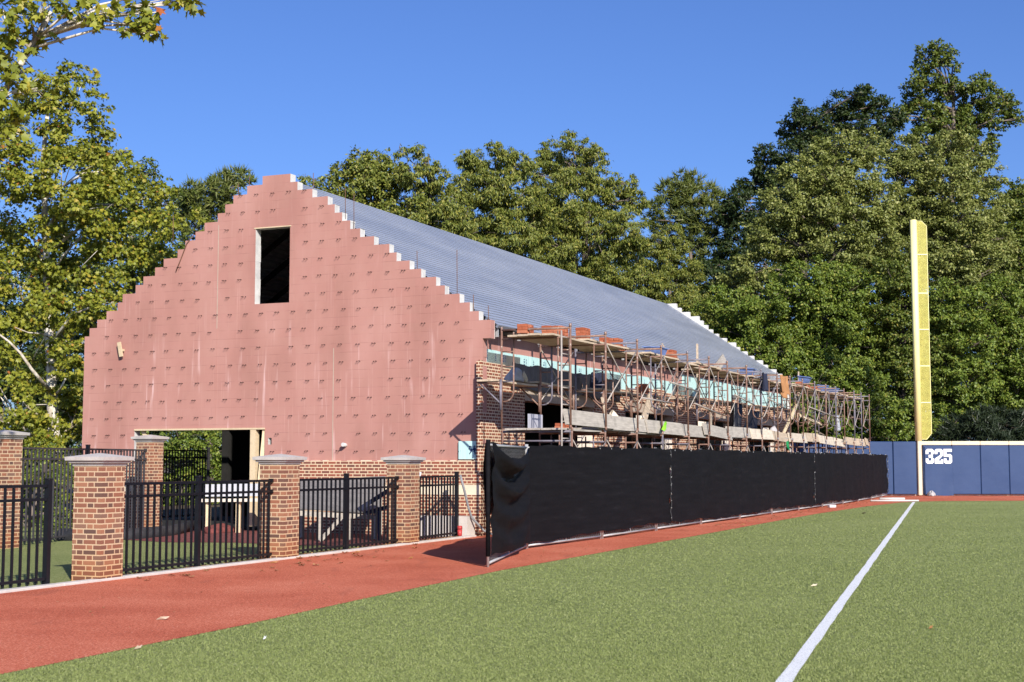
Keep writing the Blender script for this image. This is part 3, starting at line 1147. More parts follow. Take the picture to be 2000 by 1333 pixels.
# black sheeting hung over the brick near the gable
b = MB()
nx, nz = 60, 8
rg = random.Random(4)
ph = [rg.uniform(0, 6.3) for _ in range(nx + 1)]
g = []
for j in range(nz + 1):
    ring = []
    for i in range(nx + 1):
        x = 1.5 + (9.1 - 1.5) * i / nx
        t_ = j / nz
        zt = 3.74 + 0.02 * math.sin(x * 2.1) + 0.012 * math.sin(x * 6.7) + 0.01 * math.sin(ph[i])
        ring.append((x, -0.03 - 0.02 * math.sin(x * 9 + 1.4 * math.sin(x * 2)) - 0.015 * math.sin(x * 23 + t_), zt + (3.17 + 0.03 * math.sin(x * 3.3) - zt) * t_))
    g.append(ring)
b.loft(g, 0, smooth=True, closed=False)
o = b.build('black_sheeting', M['plastic_black'], bld)
# eave: outlookers and soffit framing under the roof edge
x = 0.35
while x < LB:
    fbox('eave_outlooker', M['galv'], [(x, x + 0.05, -0.2, 0.2, 4.335 + RISE * x, 4.40 + RISE * x), (x, x + 0.05, -0.2, -0.14, 4.2 + RISE * x, 4.334 + RISE * x)])
    x += 1.22
fbox('eave_shade_block', M['interior'], [(0.22, LB - 0.21, 0.36, 0.5, 4.0, 4.42)])  # solid block added, its near-black colour stands for shade in the gap

# ribbed metal roof, both slopes
RZ, SL, VR = 8.02, 0.665, 5.23


def roof_slope(sgn):
    b = MB()
    pts = []
    th = math.atan(SL)
    ln = (VR + 0.26) / math.cos(th)
    pitch = 0.152
    s = 0.0
    while s < ln:
        for ds, h in ((0.0, 0.0), (0.030, 0.0), (0.038, 0.062), (0.136, 0.062), (0.144, 0.0)):
            if s + ds < ln:
                pts.append((s + ds, h))
        s += pitch
    ln_s = [0.215, 7.5, 15.0, 23.3, LB - 0.21]
    rings = []
    for x in ln_s:
        ring = []
        for s_, h in pts:
            y = VR - sgn * s_ * math.cos(th) - sgn * h * math.sin(th) * -1 * -1
            z = RZ + RISE * x - s_ * math.sin(th) + h * math.cos(th)
            ring.append((x, y, z))
        rings.append(ring)
    b.loft(rings, 0, closed=False)
    return b


roof = roof_slope(1).build('roof', M['roof'], bld)
roof_slope(-1).build('roof', M['roof'], bld)
b = MB()
for a, c in ((0, 1),):
    th = math.atan(SL)
    ln = (VR + 0.2) / math.cos(th)
    p0 = Vector((23.3, VR, RZ + RISE * 23.3 + 0.05))
    p1 = Vector((23.3, VR - ln * math.cos(th), RZ + RISE * 23.3 - ln * math.sin(th) + 0.05))
    b.beam(p0, p1, 0.09, 0.012, (0, math.sin(th), math.cos(th)))
b.build('lap_strip', M['galv'], roof)
b = MB()
b.box(0.215, LB - 0.21, VR - 0.1, VR + 0.1, RZ + 0.03, RZ + 0.05)
# interior: floor, far side wall with one opening, a partition
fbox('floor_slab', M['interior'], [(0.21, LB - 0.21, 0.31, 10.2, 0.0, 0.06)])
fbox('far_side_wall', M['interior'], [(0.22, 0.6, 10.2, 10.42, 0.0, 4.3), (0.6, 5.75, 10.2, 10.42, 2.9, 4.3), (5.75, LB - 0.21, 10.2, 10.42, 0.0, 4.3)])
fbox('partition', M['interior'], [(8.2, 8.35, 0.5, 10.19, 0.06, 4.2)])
for k in range(8):
    x = 0.9 + k * 1.2
    b = MB()
    b.beam((x, 0.5, 4.3), (x, 10.1, 4.3), 0.06, 0.14)
    b.beam((x, 0.6, 4.45), (x, VR, 7.7), 0.06, 0.12)
    b.beam((x, 10.0, 4.45), (x, VR, 7.7), 0.06, 0.12)
    b.beam((x, VR, 4.37), (x, VR, 7.6), 0.06, 0.1)
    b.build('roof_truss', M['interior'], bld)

# ================================================================== construction fence with black screens
NODES = [(-8.10, -3.68), (-3.76, -2.53)]
FV = [(-3.76, -2.53), (-0.3, -2.70), (6, -2.76), (12, -2.92), (19, -3.05), (25, -3.18), (32, -3.1), (38, -2.92)]
q = -3.76
while q < 37.5:
    q = min(q + 3.6, 37.8)
    for a, c in zip(FV, FV[1:]):
        if a[0] <= q <= c[0]:
            NODES.append((q, a[1] + (c[1] - a[1]) * (q - a[0]) / (c[0] - a[0])))
            break


def fence_v(u):
    for a, c in zip(NODES, NODES[1:]):
        if u <= c[0]:
            t_ = (u - a[0]) / (c[0] - a[0])
            return a[1] + (c[1] - a[1]) * t_
    return NODES[-1][1]


for k, (a, c) in enumerate(zip(NODES, NODES[1:])):
    lab = ('chain-link fence panel swung out at an angle toward the red track' if k == 0 else
           ORD[k] + ' galvanised fence panel counted from the swung out corner, under black screen')
    rz = math.atan2(c[1] - a[1], c[0] - a[0])
    ln = math.hypot(c[0] - a[0], c[1] - a[1]) - 0.05
    t = sthing('fence_panel', lab, 'fence panel', a[0], a[1], 0, 'temporary chain-link fence panels', rz)
    for x in (0.03, ln - 0.03):
        b = MB()
        b.tube([(x, 0, 0.0), (x, 0, 1.86)], 0.021, 8)
        b.build('post', M['galv'], t)
    for z in (0.06, 1.80):
        b = MB()
        b.tube([(0.03, 0, z), (ln - 0.03, 0, z)], 0.02, 8)
        b.build('rail', M['galv'], t)
    b = MB()
    b.tube([(ln / 2, 0, 0.06), (ln / 2, 0, 0.2)], 0.016, 6)
    b.build('rail_clip', M['galv'], t)
    b = MB()
    z0, z1, x0, x1 = 0.07, 1.79, 0.04, ln - 0.04
    s = 0.115
    for sg in (1, -1):
        o_ = -(z1 - z0)
        while o_ < (x1 - x0):
            # line x = x0+o_+ (z-z0) clipped
            a0, a1 = max(x0, x0 + o_), min(x1, x0 + o_ + (z1 - z0))
            if a1 - a0 > 0.02 and (k or z0 + (a0 - x0 - o_) >= -9):
                za, zb = z0 + (a0 - x0 - o_), z0 + (a1 - x0 - o_)
                if sg < 0:
                    za, zb = z0 + z1 - za, z0 + z1 - zb
                b.tube([(a0, 0.004 * sg, za), (a1, 0.004 * sg, zb)], 0.0022 if k else 0.0012, 3, caps=False)
            o_ += s
    b.build('chain_mesh', M['galv'], t)
    if k == 0:
        b = MB()
        b.tube([(0.03, 0, 0.16), (0.03, 0, 1.88)], 0.034, 8)
        b.build('post_sleeve', M['screen'], t)


def screen(name, label, u0, u1, seed, first=False, start_dip=0.0):
    """a hanging mesh screen from site u0 to u1, following the fence panels"""
    rg = random.Random(seed)
    ph = [rg.uniform(0, 6.3) for _ in range(8)]
    us = []
    q = u0
    while q < u1 - 0.02:
        us.append(q)
        q += 0.11
    us.append(u1)
    nz = 16
    base = site(u0, fence_v(u0))
    grid = []
    for j in range(nz + 1):
        t_ = j / nz
        ring = []
        for q in us:
            v = fence_v(q)
            dz = 0.012 * math.sin(q * 2.3 + ph[0]) + 0.008 * math.sin(q * 7 + ph[1])
            top = 1.84 + dz
            bot = 0.125 + 0.018 * abs(math.sin(q * 0.87 + ph[2])) * 2 + 0.012 * math.sin(q * 6 + ph[3]) + 0.03 * math.sin(q * 0.55 + ph[5])
            off = 0.070 + 0.020 * math.sin(q * 1.1 + t_ * 2.6 + ph[4]) + 0.006 * math.sin(q * 5.1 - t_ * 3 + ph[6])
            # each panel joint pulls the cloth in
            for a in NODES:
                off -= 0.010 * math.exp(-((q - a[0]) / 0.10) ** 2)
            e = min(q - u0, u1 - q)
            off += 0.02 * math.exp(-e / 0.2) * math.sin(t_ * 17 + ph[7]) + 0.014 * math.exp(-e / 0.3) * math.sin(t_ * 31 + ph[2])
            if first and q < -3.76:
                s = (q - u0) / (-3.76 - u0)
                dip = max(0.0, math.sin(PI * min(1.0, (s - 0.02) / 0.98))) ** 0.8 * (0.17 + 0.09 * math.sin(PI * s * s))
                top -= dip * (1.0 if s > 0.02 else 0)
                hang = 1.86 - 0.34 * math.sin(PI * s)
                zz = top + (bot - top) * t_
                f = (hang - zz)
                fold = math.sin(f * 15.0 + 0.8 * math.sin(PI * s)) * math.exp(-max(0, f) * 1.1)
                off += 0.17 * fold * math.sin(PI * s) ** 0.7 + 0.05 * math.sin(PI * s)
                off += 0.03 * math.sin(s * 14 + t_ * 5) * t_ * math.sin(PI * s)
            p = Vector((q - u0, v - off, top + (bot - top) * t_))
            ring.append(p)
        grid.append(ring)
    t = sthing(name, label, 'privacy screen', u0, 0, 0, 'black screens on the fence')
    b = MB()
    b.loft(grid, 0, smooth=True, closed=False)
    o = b.build('screen_cloth', M['screen'], t)
    # hem ties along the top
    b = MB()
    for q in us[4:-1:6]:
        if first and q < -3.6:
            continue
        v = fence_v(q)
        b.box(q - u0 - 0.012, q - u0 + 0.012, v - 0.062, v - 0.048, 1.80, 1.825)
    b.build('grommets', M['galv'], t)
    b = MB()
    b.tube([(u1 - u0 + 0.012 * math.sin(z * 23), fence_v(u1) - 0.078 - 0.012 * math.sin(z * 17 + 1), 0.2 + z) for z in [1.62 * k / 24 for k in range(25)]], 0.014, 5)
    b.build('edge_binding', M['tar'], t)
    for k in range(9):
        z = 0.28 + 0.18 * k + rg.uniform(-.03, .03)
        b = MB()
        b.tube([(u1 - u0 - 0.03, fence_v(u1) - 0.09, z), (u1 - u0 + 0.05, fence_v(u1) - 0.085, z + rg.uniform(-.05, .05))], 0.006, 4)
        b.build('lacing', M['white_pvc'], t)
    if first:
        b = MB()
        gr = []
        for j in range(7):
            gr.append([Vector((q - u0, fence_v(q) + 0.06 + 0.02 * math.sin(q * 4 + j), 1.84 - 1.1 * j / 6 + 0.015 * math.sin(q * 5))) for q in us if q < -3.5])
        b.loft(gr, 0, smooth=True, closed=False)
        b.build('rear_layer', M['screen_back'], t)
    return t


screen('privacy_screen', 'black mesh screen with sagging folds at the swung out corner of the fence', -8.08, 4.32, 3, True)
screen('privacy_screen', 'long taut black mesh screen in the middle of the fence', 4.30, 19.92, 5)
screen('privacy_screen', 'black mesh screen at the far end of the fence, beside the blue padded wall', 19.90, 37.75, 8)

# ================================================================== scaffolding
SV0, SV1 = -2.45, -0.98
BAY = 2.095
NF = 19
Z1, Z2 = 0.16, 2.20


def frame_parts(t):
    b = MB()
    b.tube([(0, 0, 0), (0, 0, 2.05)], 0.023, 8)
    p = b.build('post', M['scaffold'], t)
    p2 = bpy.data.objects.new('post', p.data)
    COL.objects.link(p2)
    p2.parent = t
    p2.location = (0, SV1 - SV0, 0)
    for y, sg in ((0.26, -1), (SV1 - SV0 - 0.26, 1)):
        b = MB()
        pts = [(0, y, 1.94), (0, y, 0.75)]
        for k in range(1, 6):
            a = PI / 2 * k / 5
            pts.append((0, y + sg * 0.2 * (1 - math.cos(a)), 0.75 - 0.2 * math.sin(a)))
        pts.append((0, y + sg * 0.245, 0.55))
        b.tube(pts, 0.017, 7)
        b.build('inner_leg', M['scaffold'], t)
        for z in (0.95, 1.25, 1.55):
            b = MB()
            b.tube([(0, y, z), (0, y + sg * 0.25, z)], 0.013, 6)
            b.build('rung', M['scaffold'], t)
    for z, y0, y1, rr in ((1.985, 0.0, SV1 - SV0, 0.023), (1.80, 0.0, SV1 - SV0, 0.019)):
        b = MB()
        b.tube([(0, y0, z), (0, y1, z)], rr, 7)
        b.build('cross_bar', M['scaffold'], t)
    for z in (0.0, 2.0):
        b = MB()
        b.tube([(0, 0, z), (0, 0, z + 0.07)], 0.028, 8)
        b.build('coupling_sleeve', M['scaffold'], t)


proto = None
frames_u = [-1.27 + 2.095 * k for k in range(NF)]
GF = 'scaffold frames along the building'
for tier, z0 in ((1, Z2), (0, Z1)):
    for k, u in enumerate(frames_u):
        zz = z0 + (0.006 * u if tier else 0.004 * u)
        lab = ('upper' if tier else 'lower') + ' rusty scaffold frame, ' + ORD[k] + ' counted from the pink gable corner'
        if proto is None:
            proto = sthing('scaffold_frame', lab, 'scaffold frame', u, SV0, zz, GF)
            frame_parts(proto)
        else:
            o = copy_tree(proto)
            o.location = site(u + RNG.uniform(-0.05, 0.05), SV0 + RNG.uniform(-0.03, 0.03), zz)
            o['label'] = lab
# front stub tubes rising past the deck, one per frame end
bp = None
GB = 'cross braces of the scaffold'


def brace(u, v, z0, h, label, flip=False):
    global bp
    if bp is None:
        bp = sthing('cross_brace', label, 'brace', u, v, z0, GB)
        b = MB()
        b.tube([(0.03, -0.02, 0), (BAY - 0.03, -0.02, 1.0)], 0.012, 6)
        b.build('brace_tube', M['brace'], bp)
        b = MB()
        b.tube([(0.03, 0.012, 1.0), (BAY - 0.03, 0.012, 0)], 0.012, 6)
        b.build('brace_tube', M['brace'], bp)
        bp.scale = (1, 1, h)
        return bp
    o = copy_tree(bp)
    o.location = site(u, v, z0)
    o.scale = (1, 1, h)
    o['label'] = label
    return o


for k in range(NF - 1):
    u = frames_u[k]
    z = Z2 + 0.006 * u
    if k != 0:
        brace(u, SV0 - 0.02, z + 0.62, 1.2, 'upper outer cross brace in the ' + ORD[k] + ' scaffold bay from the gable')
    if k % 2 == 1 or k > 12:
        brace(u, SV1 + 0.03, z + 0.62, 1.2, 'upper inner cross brace in the ' + ORD[k] + ' scaffold bay from the gable')
    brace(u, SV0 - 0.02, Z1 + 0.65, 1.2, 'lower outer cross brace in the ' + ORD[k] + ' scaffold bay from the gable')

# wall brackets carrying the middle walkway
kp = None
for k, u in enumerate(frames_u[:16]):
    lab = 'side bracket under the middle walkway, ' + ORD[k] + ' counted from the pink gable corner'
    zz = 3.14 + 0.012 * u
    if kp is None:
        kp = sthing('side_bracket', lab, 'scaffold bracket', u, SV1, zz, 'side brackets under the middle walkway')
        b = MB()
        b.tube([(-0.05, 0.0, 0), (-0.05, 0.50, 0)], 0.024, 7)
        b.build('arm', M['scaffold'], kp)
        b = MB()
        b.tube([(-0.05, 0.0, 0.06), (-0.05, 0.0, -0.55)], 0.026, 7)
        b.build('sleeve', M['scaffold'], kp)
        b = MB()
        b.tube([(-0.05, 0.44, -0.02), (-0.05, 0.0, -0.42)], 0.017, 6)
        b.build('strut', M['scaffold'], kp)
        b = MB()
        b.box(-0.075, -0.025, 0.485, 0.50, -0.07, 0.06)
        b.build('end_plate', M['scaffold'], kp)
    else:
        o = copy_tree(kp)
        o.location = site(u, SV1, zz)
        o['label'] = lab


# planks
def plank(u0, u1, v, z, w_, th, label, group, mat, sag=0.0, yaw=0.0, tilt=0.0, dz=0.0):
    ln = u1 - u0
    b = MB()
    n = 6
    rings = []
    ct, stt = math.cos(tilt), math.sin(tilt)
    for i in range(n + 1):
        x = ln * i / n
        zz = -sag * math.sin(PI * i / n) + dz * i / n
        ring = []
        for a, c in ((-w_ / 2, 0), (w_ / 2, 0), (w_ / 2, th), (-w_ / 2, th)):
            ring.append((x, a * ct - c * stt + yaw * x, zz + a * stt + c * ct))
        rings.append(ring)
    b.loft(rings, 0, True, True)
    o = b.build('plank', M[mat], None, site(u0, v, z), ROT)
    tag(o, label, 'plank', group)
    return o


R = random.Random(33)
for k in range(NF - 1):
    u = frames_u[k]
    zt = Z2 + 0.006 * u + 1.822
    for j in range(4):
        v = SV0 + 0.36 + j * 0.255 + R.uniform(-0.03, 0.03)
        if k > 1 and R.random() < 0.15:
            continue
        plank(u - R.uniform(0.05, 0.45), u + BAY + R.uniform(0.05, 0.40), v, zt + 0.004 + (0.042 if k % 2 else 0), 0.24, 0.038,
              'pale weathered plank of the top scaffold deck', 'planks of the top scaffold deck', 'plank', 0.012, R.uniform(-0.006, 0.006))
    # middle walkway next to the wall
    if k < 15:
        zm = 3.168 + 0.012 * u
        plank(u - (0.12 if k == 0 else 0.25), u + BAY + 0.1, -0.61, zm + (0.042 if k % 2 else 0.0), 0.24, 0.04, 'pale plank of the narrow middle walkway against the wall', 'planks of the middle walkway', 'plank', 0.01)
        if k % 3 != 2:
            plank(u - 0.1, u + BAY + 0.2, -0.85, zm + (0.042 if k % 2 else 0.0), 0.2, 0.04, 'pale plank of the narrow middle walkway against the wall', 'planks of the middle walkway', 'plank', 0.015)
    zl = Z1 + 0.004 * u + 2.012
    for j in range(5):
        v = SV0 + 0.22 + j * 0.26
        plank(u - R.uniform(0.05, 0.3), u + BAY + R.uniform(0.02, 0.08), v, zl + 0.004 + (0.042 if k % 2 else 0), 0.24, 0.038,
              'grey plank of the lower scaffold deck', 'planks of the lower scaffold deck', 'plank_grey', 0.012, R.uniform(-0.006, 0.006))

# toe boards stood on edge along the lower deck
tb = -1.42
k = 0
tops = [2.56, 2.52, 2.50, 2.47, 2.54, 2.52, 2.50, 2.52, 2.49, 2.53, 2.50, 2.48, 2.52, 2.50]
while tb < 35.8:
    ln = 2.9 if k != 3 else 2.5
    m = 'cream_plank' if k in (6, 8, 10, 11) else 'plank_grey' if k < 6 else 'plank'
    zt = tops[k % len(tops)]
    o = plank(tb, min(tb + ln, 36.4), SV0 + 0.09 + 0.055 * (k % 2), zt - 0.14 - 0.004 * (k % 3), 0.31, 0.04,
              ('pale ' if m != 'plank_grey' else 'grey weathered ') + 'board stood on edge along the lower deck, ' + ORD[k] + ' from the gable', 'boards stood on edge along the lower deck', m,
              0.0, 0.0, PI / 2 - 0.22, R.uniform(-0.12, 0.02))
    tb += ln - 0.22
    k += 1

# an access ladder hooked to the first bay
t = sthing('ladder', 'narrow steel ladder hooked to the first scaffold bay beside the gable', 'ladder', -1.58, SV0 + 0.07, 0.0)
for x in (0.0, 0.46):
    b = MB()
    b.tube([(x, 0, 0.05), (x, 0, 4.1)], 0.019, 7)
    b.build('rail', M['brace'], t)
z = 0.35
while z < 4.1:
    b = MB()
    b.tube([(0.0, 0, z), (0.46, 0, z)], 0.013, 6)
    b.build('rung', M['brace'], t)
    z += 0.33

# loose bricks stacked on the top deck, each brick its own
bm = MB()
bm.box(-0.1, 0.1, -0.047, 0.047, 0, 0.06, bev=0.004)
bm = bm.build('brick', M['clay_brick'])
first_brick = [bm]


def brick(u, v, z, rz, label, group, on_edge=False):
    o = first_brick.pop() if first_brick else None
    if o is None:
        o = bm.copy()
        COL.objects.link(o)
    o.location = site(u, v, z + (0.047 if on_edge else 0))
    o.rotation_euler = Matrix.Rotation(ROT + rz, 4, 'Z').to_euler()
    if on_edge:
        o.rotation_euler = (Matrix.Rotation(ROT + rz, 3, 'Z') @ Matrix.Translation((0, 0.03, 0)).to_3x3() @ Matrix.Rotation(PI / 2, 3, 'X')).to_euler()
    tag(o, label, 'brick', group)


STACKS = [(-1.30, -1.45, 3, 4, 'pile on the top deck nearest the gable'), (-0.75, -1.75, 3, 3, 'low half of the second pile, top deck'), (0.0, -1.70, 4, 4, 'tall half of the second pile, top deck'),
          (1.25, -1.75, 5, 4, 'tall third pile from the gable, top deck'), (1.75, -1.55, 2, 3, 'low pile beside the tall third pile'), (2.5, -1.85, 3, 3, 'low half of the fourth pile, top deck'), (3.5, -1.75, 4, 4, 'tall half of the fourth pile, top deck'),
          (4.3, -1.6, 2, 2, 'small pile behind the fourth pile'), (7.6, -1.85, 4, 4, 'fifth pile from the gable, top deck'), (8.3, -1.6, 3, 3, 'low pile beside the fifth pile'), (11.6, -1.7, 2, 3, 'low pile before the fallen planks'),
          (22.0, -1.7, 2, 4, 'pile just past the tan cloth on the far deck'), (24.2, -1.8, 3, 4, 'pile under the tilted blue tub on the far deck'), (25.6, -1.8, 2, 4, 'pile past the tilted tub on the far deck'), (27.2, -1.8, 2, 3, 'pile near the last blue tubs'), (28.4, -1.7, 1, 4, 'last low pile on the far deck')]
for u, v, nl, nn, nm in STACKS:
    zt = Z2 + 0.006 * u + 1.822 + 0.086
    lab = 'orange brick in the ' + nm
    for l in range(nl):
        if l % 2 == 0:
            for j in range(nn):
                brick(u + 0.098 * j + R.uniform(-.006, .006), v + R.uniform(-.01, .01), zt + l * 0.0615, PI / 2 + R.uniform(-.05, .05), lab, lab)
        else:
            for j in range(max(1, nn // 2)):
                for s in (-0.052, 0.052):
                    brick(u + 0.05 + 0.205 * j + R.uniform(-.006, .006), v + s, zt + l * 0.0615, R.uniform(-.05, .05), lab, lab)
# a few bricks on the lower and middle decks
for j in range(6):
    brick(0.55 + 0.26 * (j % 3), -1.5, 2.23 + 0.0615 * (j // 3), R.uniform(-.3, .3), 'orange clay brick beside the grey sheet on the lower deck', 'bricks beside the grey sheet on the lower deck')
for l in range(4):
    for j in range(3):
        brick(8.8 + 0.1 * j, -0.75, 3.275 + 0.09 + l * 0.0615, PI / 2, 'orange clay brick in the pile on the middle walkway', 'bricks piled on the middle walkway')

# mortar tubs
tub_p = {}


def tub(u, v, z, mat, label, rx=0.0, rz=0.0):
    t = sthing('mortar_tub', label, 'tub', u, v, z, 'mortar tubs on the top deck', rz)
    b = MB()
    rings = []
    for s, zz in ((0.25, 0.0), (0.34, 0.22), (0.38, 0.22), (0.38, 0.242), (0.325, 0.242), (0.235, 0.02)):
        rings.append([(-s, -s * 0.62, zz), (s, -s * 0.62, zz), (s, s * 0.62, zz), (-s, s * 0.62, zz)])
    b.loft(rings, 0, True, True)
    b.build('basin', M[mat], t)
    b = MB()
    b.box(-0.27, 0.27, -0.165, 0.165, 0.12, 0.15)
    b.build('mortar', M['concrete'], t)
    t.rotation_euler = (Matrix.Rotation(ROT + rz, 3, 'Z') @ Matrix.Rotation(rx, 3, 'X')).to_euler()
    return t


TZ = Z2 + 1.822 + 0.09
tub(6.7, -1.75, TZ + 0.04, 'tub_blue', 'blue mortar tub half hidden among planks on the top deck', 0.05)
tub(16.5, -1.75, TZ + 0.10, 'tub_blue', 'blue mortar tub with pale rim beside the fallen planks on the top deck', 0.06, 0.1)
tub(19.4, -1.75, TZ + 0.115, 'tub_grey', 'grey smeared mortar tub beside the tan cloth on the top deck', 0.05, -0.1)
tub(21.0, -1.7, TZ + 0.125, 'tub_grey', 'grey mortar tub just past the tan cloth', -0.1, 0.2)
tub(25.0, -1.85, TZ + 0.30, 'tub_blue', 'tilted blue mortar tub on bricks beside the upright timber', 0.14, 0.1)
tub(28.9, -1.8, TZ + 0.17, 'tub_blue', 'blue mortar tub on the far deck against the trees', 0.1, 0.2)
tub(31.2, -1.75, TZ + 0.18, 'tub_blue', 'farthest blue mortar tub on the top deck', 0.05, -0.1)


def cloth(name, label, cat, mat, u0, u1, v, z0, z1, seed, amp=0.05, taper=0.5, lean=0.0, nx=18, nz=12):
    rg = random.Random(seed)
    ph = [rg.uniform(0, 6.3) for _ in range(5)]
    g = []
    for j in range(nz + 1):
        t_ = j / nz
        ring = []
        for i in range(nx + 1):
            s = i / nx
            wd = (u1 - u0) * (1 - taper * t_ * (0.7 + 0.3 * math.sin(4 * t_ + ph[0])))
            x = (u0 + u1) / 2 + (s - 0.5) * wd + lean * t_
            y = v + amp * math.sin(s * 13 + ph[1] + t_ * 1.2) * (0.3 + t_) + amp * 0.6 * math.sin(s * 29 + ph[2])
            z = z1 + (z0 - z1) * t_ * (1 + 0.12 * math.sin(s * 9 + ph[3])) - 0.02 * math.sin(s * 7 + ph[4])
            ring.append((x, y, z))
        g.append(ring)
    b = MB()
    b.loft(g, 0, smooth=True, closed=False)
    o = b.build(name, M[mat], None, ORG, ROT)
    m = o.modifiers.new('thick', 'SOLIDIFY')
    m.thickness = 0.008
    tag(o, label, cat)
    return o


cloth('tarp', 'tan canvas cloth draped over the edge of the top deck', 'cloth', 'orange_cloth', 17.75, 18.75, -2.53, 3.66, 4.30, 3, 0.06, 0.25)
cloth('jacket', 'navy work jacket hanging from the top deck', 'clothing', 'navy_cloth', 15.2, 15.75, -2.53, 3.72, 4.22, 5, 0.05, 0.35)
cloth('tarp', 'black plastic tarp bunched over a post at the middle walkway', 'tarp', 'plastic_black', 15.7, 16.6, -1.5, 2.35, 3.35, 6, 0.09, 0.2, -0.35)
cloth('tarp', 'black plastic tarp heaped behind the pale boards', 'tarp', 'plastic_black', 17.6, 19.2, -1.5, 2.3, 3.2, 7, 0.1, -0.2, -0.7)
cloth('jacket', 'pale blue grey shirt hanging on a frame at the far end', 'clothing', 'tub_grey', 28.8, 29.5, -2.3, 2.8, 3.35, 12, 0.06, 0.3)
cloth('tarp', 'dark sheet laid over the brick band beyond the black sheeting', 'tarp', 'navy_cloth', 5.6, 6.6, -0.45, 3.35, 3.75, 15, 0.06, -0.1)
cloth('ribbon', 'lime green flagging tape tied to a scaffold post', 'ribbon', 'green_ribbon', 4.75, 4.89, -2.56, 2.28, 2.47, 8, 0.03, 0.55, -0.15, 8, 8)
cloth('ribbon', 'dark green tape hanging below the pale boards', 'ribbon', 'green_dark', 18.6, 18.85, -2.52, 1.95, 2.2, 9, 0.03, 0.3, 0.0, 8, 8)


def lump(name, label, cat, mat, c, sx, sy, sz, seed, n=14):
    rg = random.Random(seed)
    b = MB()
    rings = []
    ph = [rg.uniform(0, 6.3) for _ in range(6)]
    for j in range(9):
        a = PI * (j / 8) * 0.5
        ring = []
        for i in range(n):
            f = 2 * PI * i / n
            k = 1 + 0.22 * math.sin(3 * f + ph[0] + 2 * a) + 0.16 * math.sin(5 * f + ph[1] - 3 * a) + 0.1 * math.sin(9 * f + ph[2])
            ring.append((sx * math.cos(f) * math.cos(a) * k, sy * math.sin(f) * math.cos(a) * k, sz * math.sin(a) * (1 + 0.25 * math.sin(2 * f + ph[3]))))
        rings.append(ring)
    b.loft(rings, 0, True, True, smooth=True)
    o = b.build(name, M[mat], None, c, ROT)
    tag(o, label, cat)
    return o


lump('rubbish_bag', 'crumpled pale rubbish bag on the middle walkway near the gable', 'bag', 'bag', site(0.05, -0.72, 3.225), 0.34, 0.14, 0.24, 3)
lump('rubbish_bag', 'small yellow and grey rag beside the crumpled bag', 'rag', 'lumber', site(0.55, -0.72, 3.225), 0.10, 0.08, 0.2, 4)
lump('mortar_heap', 'pale heap of mortar behind the first grey toe board', 'heap', 'limestone', site(2.6, -2.0, 2.25), 0.36, 0.2, 0.36, 5)
lump('rubbish_bag', 'black and white bag slumped behind the far boards', 'bag', 'bag', site(19.6, -1.9, 2.38), 0.4, 0.2, 0.28, 6)
o = MB()
o.box(0.0, 0.78, -0.02, 0.0, 0.0, 0.30)
tag(o.build('grey_sheet', M['grey_board'], None, site(-0.55, -1.25, 2.222), ROT), 'pale grey sheet propped on the lower deck by the brick corner', 'sheet')
# white boards and slanting timbers on the lower deck
for (a, c, w_, label, m) in (((5.0, -1.9, 2.3), (7.9, -1.25, 3.25), 0.20, 'wide pale plank slanting up from the lower deck to the walkway', 'plank'),
                             ((2.0, -2.1, 2.4), (2.2, -1.9, 2.95), 0.07, 'thin timber offcut standing behind the first toe boards', 'plank'),
                             ((20.6, -1.9, 2.3), (24.9, -1.6, 3.65), 0.11, 'new pine timber slanting through the far bays', 'lumber'),
                             ((10.6, -2.1, 2.4), (12.2, -1.7, 2.9), 0.13, 'pale plank slanting beside the white board', 'plank'),
                             ((13.7, -1.4, 4.18), (16.2, -1.1, 4.80), 0.24, 'fallen grey plank lying up against the roof edge', 'plank_grey'),
                             ((12.6, -0.5, 4.40), (14.2, 0.3, 5.10), 0.10, 'long timber lying up the roof edge, splashed orange', 'plank'),
                             ((22.5, -2.2, 3.15), (27.5, -2.0, 2.95), 0.10, 'stray pale timber lying across the far frames', 'lumber')):
    a, c = Vector(a), Vector(c)
    b = MB()
    b.beam((0, 0, 0), c - a, w_, 0.04, (0.0, -0.9, 0.4))
    tag(b.build('timber', M[m], None, site(*a), ROT), label, 'timber')
for (u, v, z0, z1, label) in ((13.4, -1.0, 3.33, 5.02, 'upright pale timber standing above the deck in front of the roof'), (28.3, -1.0, 3.4, 5.06, 'upright pale timber standing above the far bricks')):
    b = MB()
    b.box(-0.05, 0.05, -0.02, 0.02, 0, z1 - z0)
    tag(b.build('timber', M['plank'], None, site(u, v, z0), ROT), label, 'timber')
for (u, ln, z, label) in ((5.3, 0.55, 2.3, 'white board standing behind the slanting plank'), (10.9, 1.0, 2.3, 'white board lying behind the slanted pale timber'), (18.9, 0.7, 2.3, 'white board standing near the white and black bag')):
    b = MB()
    b.box(0, ln, -0.015, 0.015, 0, 0.36)
    tag(b.build('white_board', M['cream'], None, site(u, -1.7, z), ROT), label, 'board')
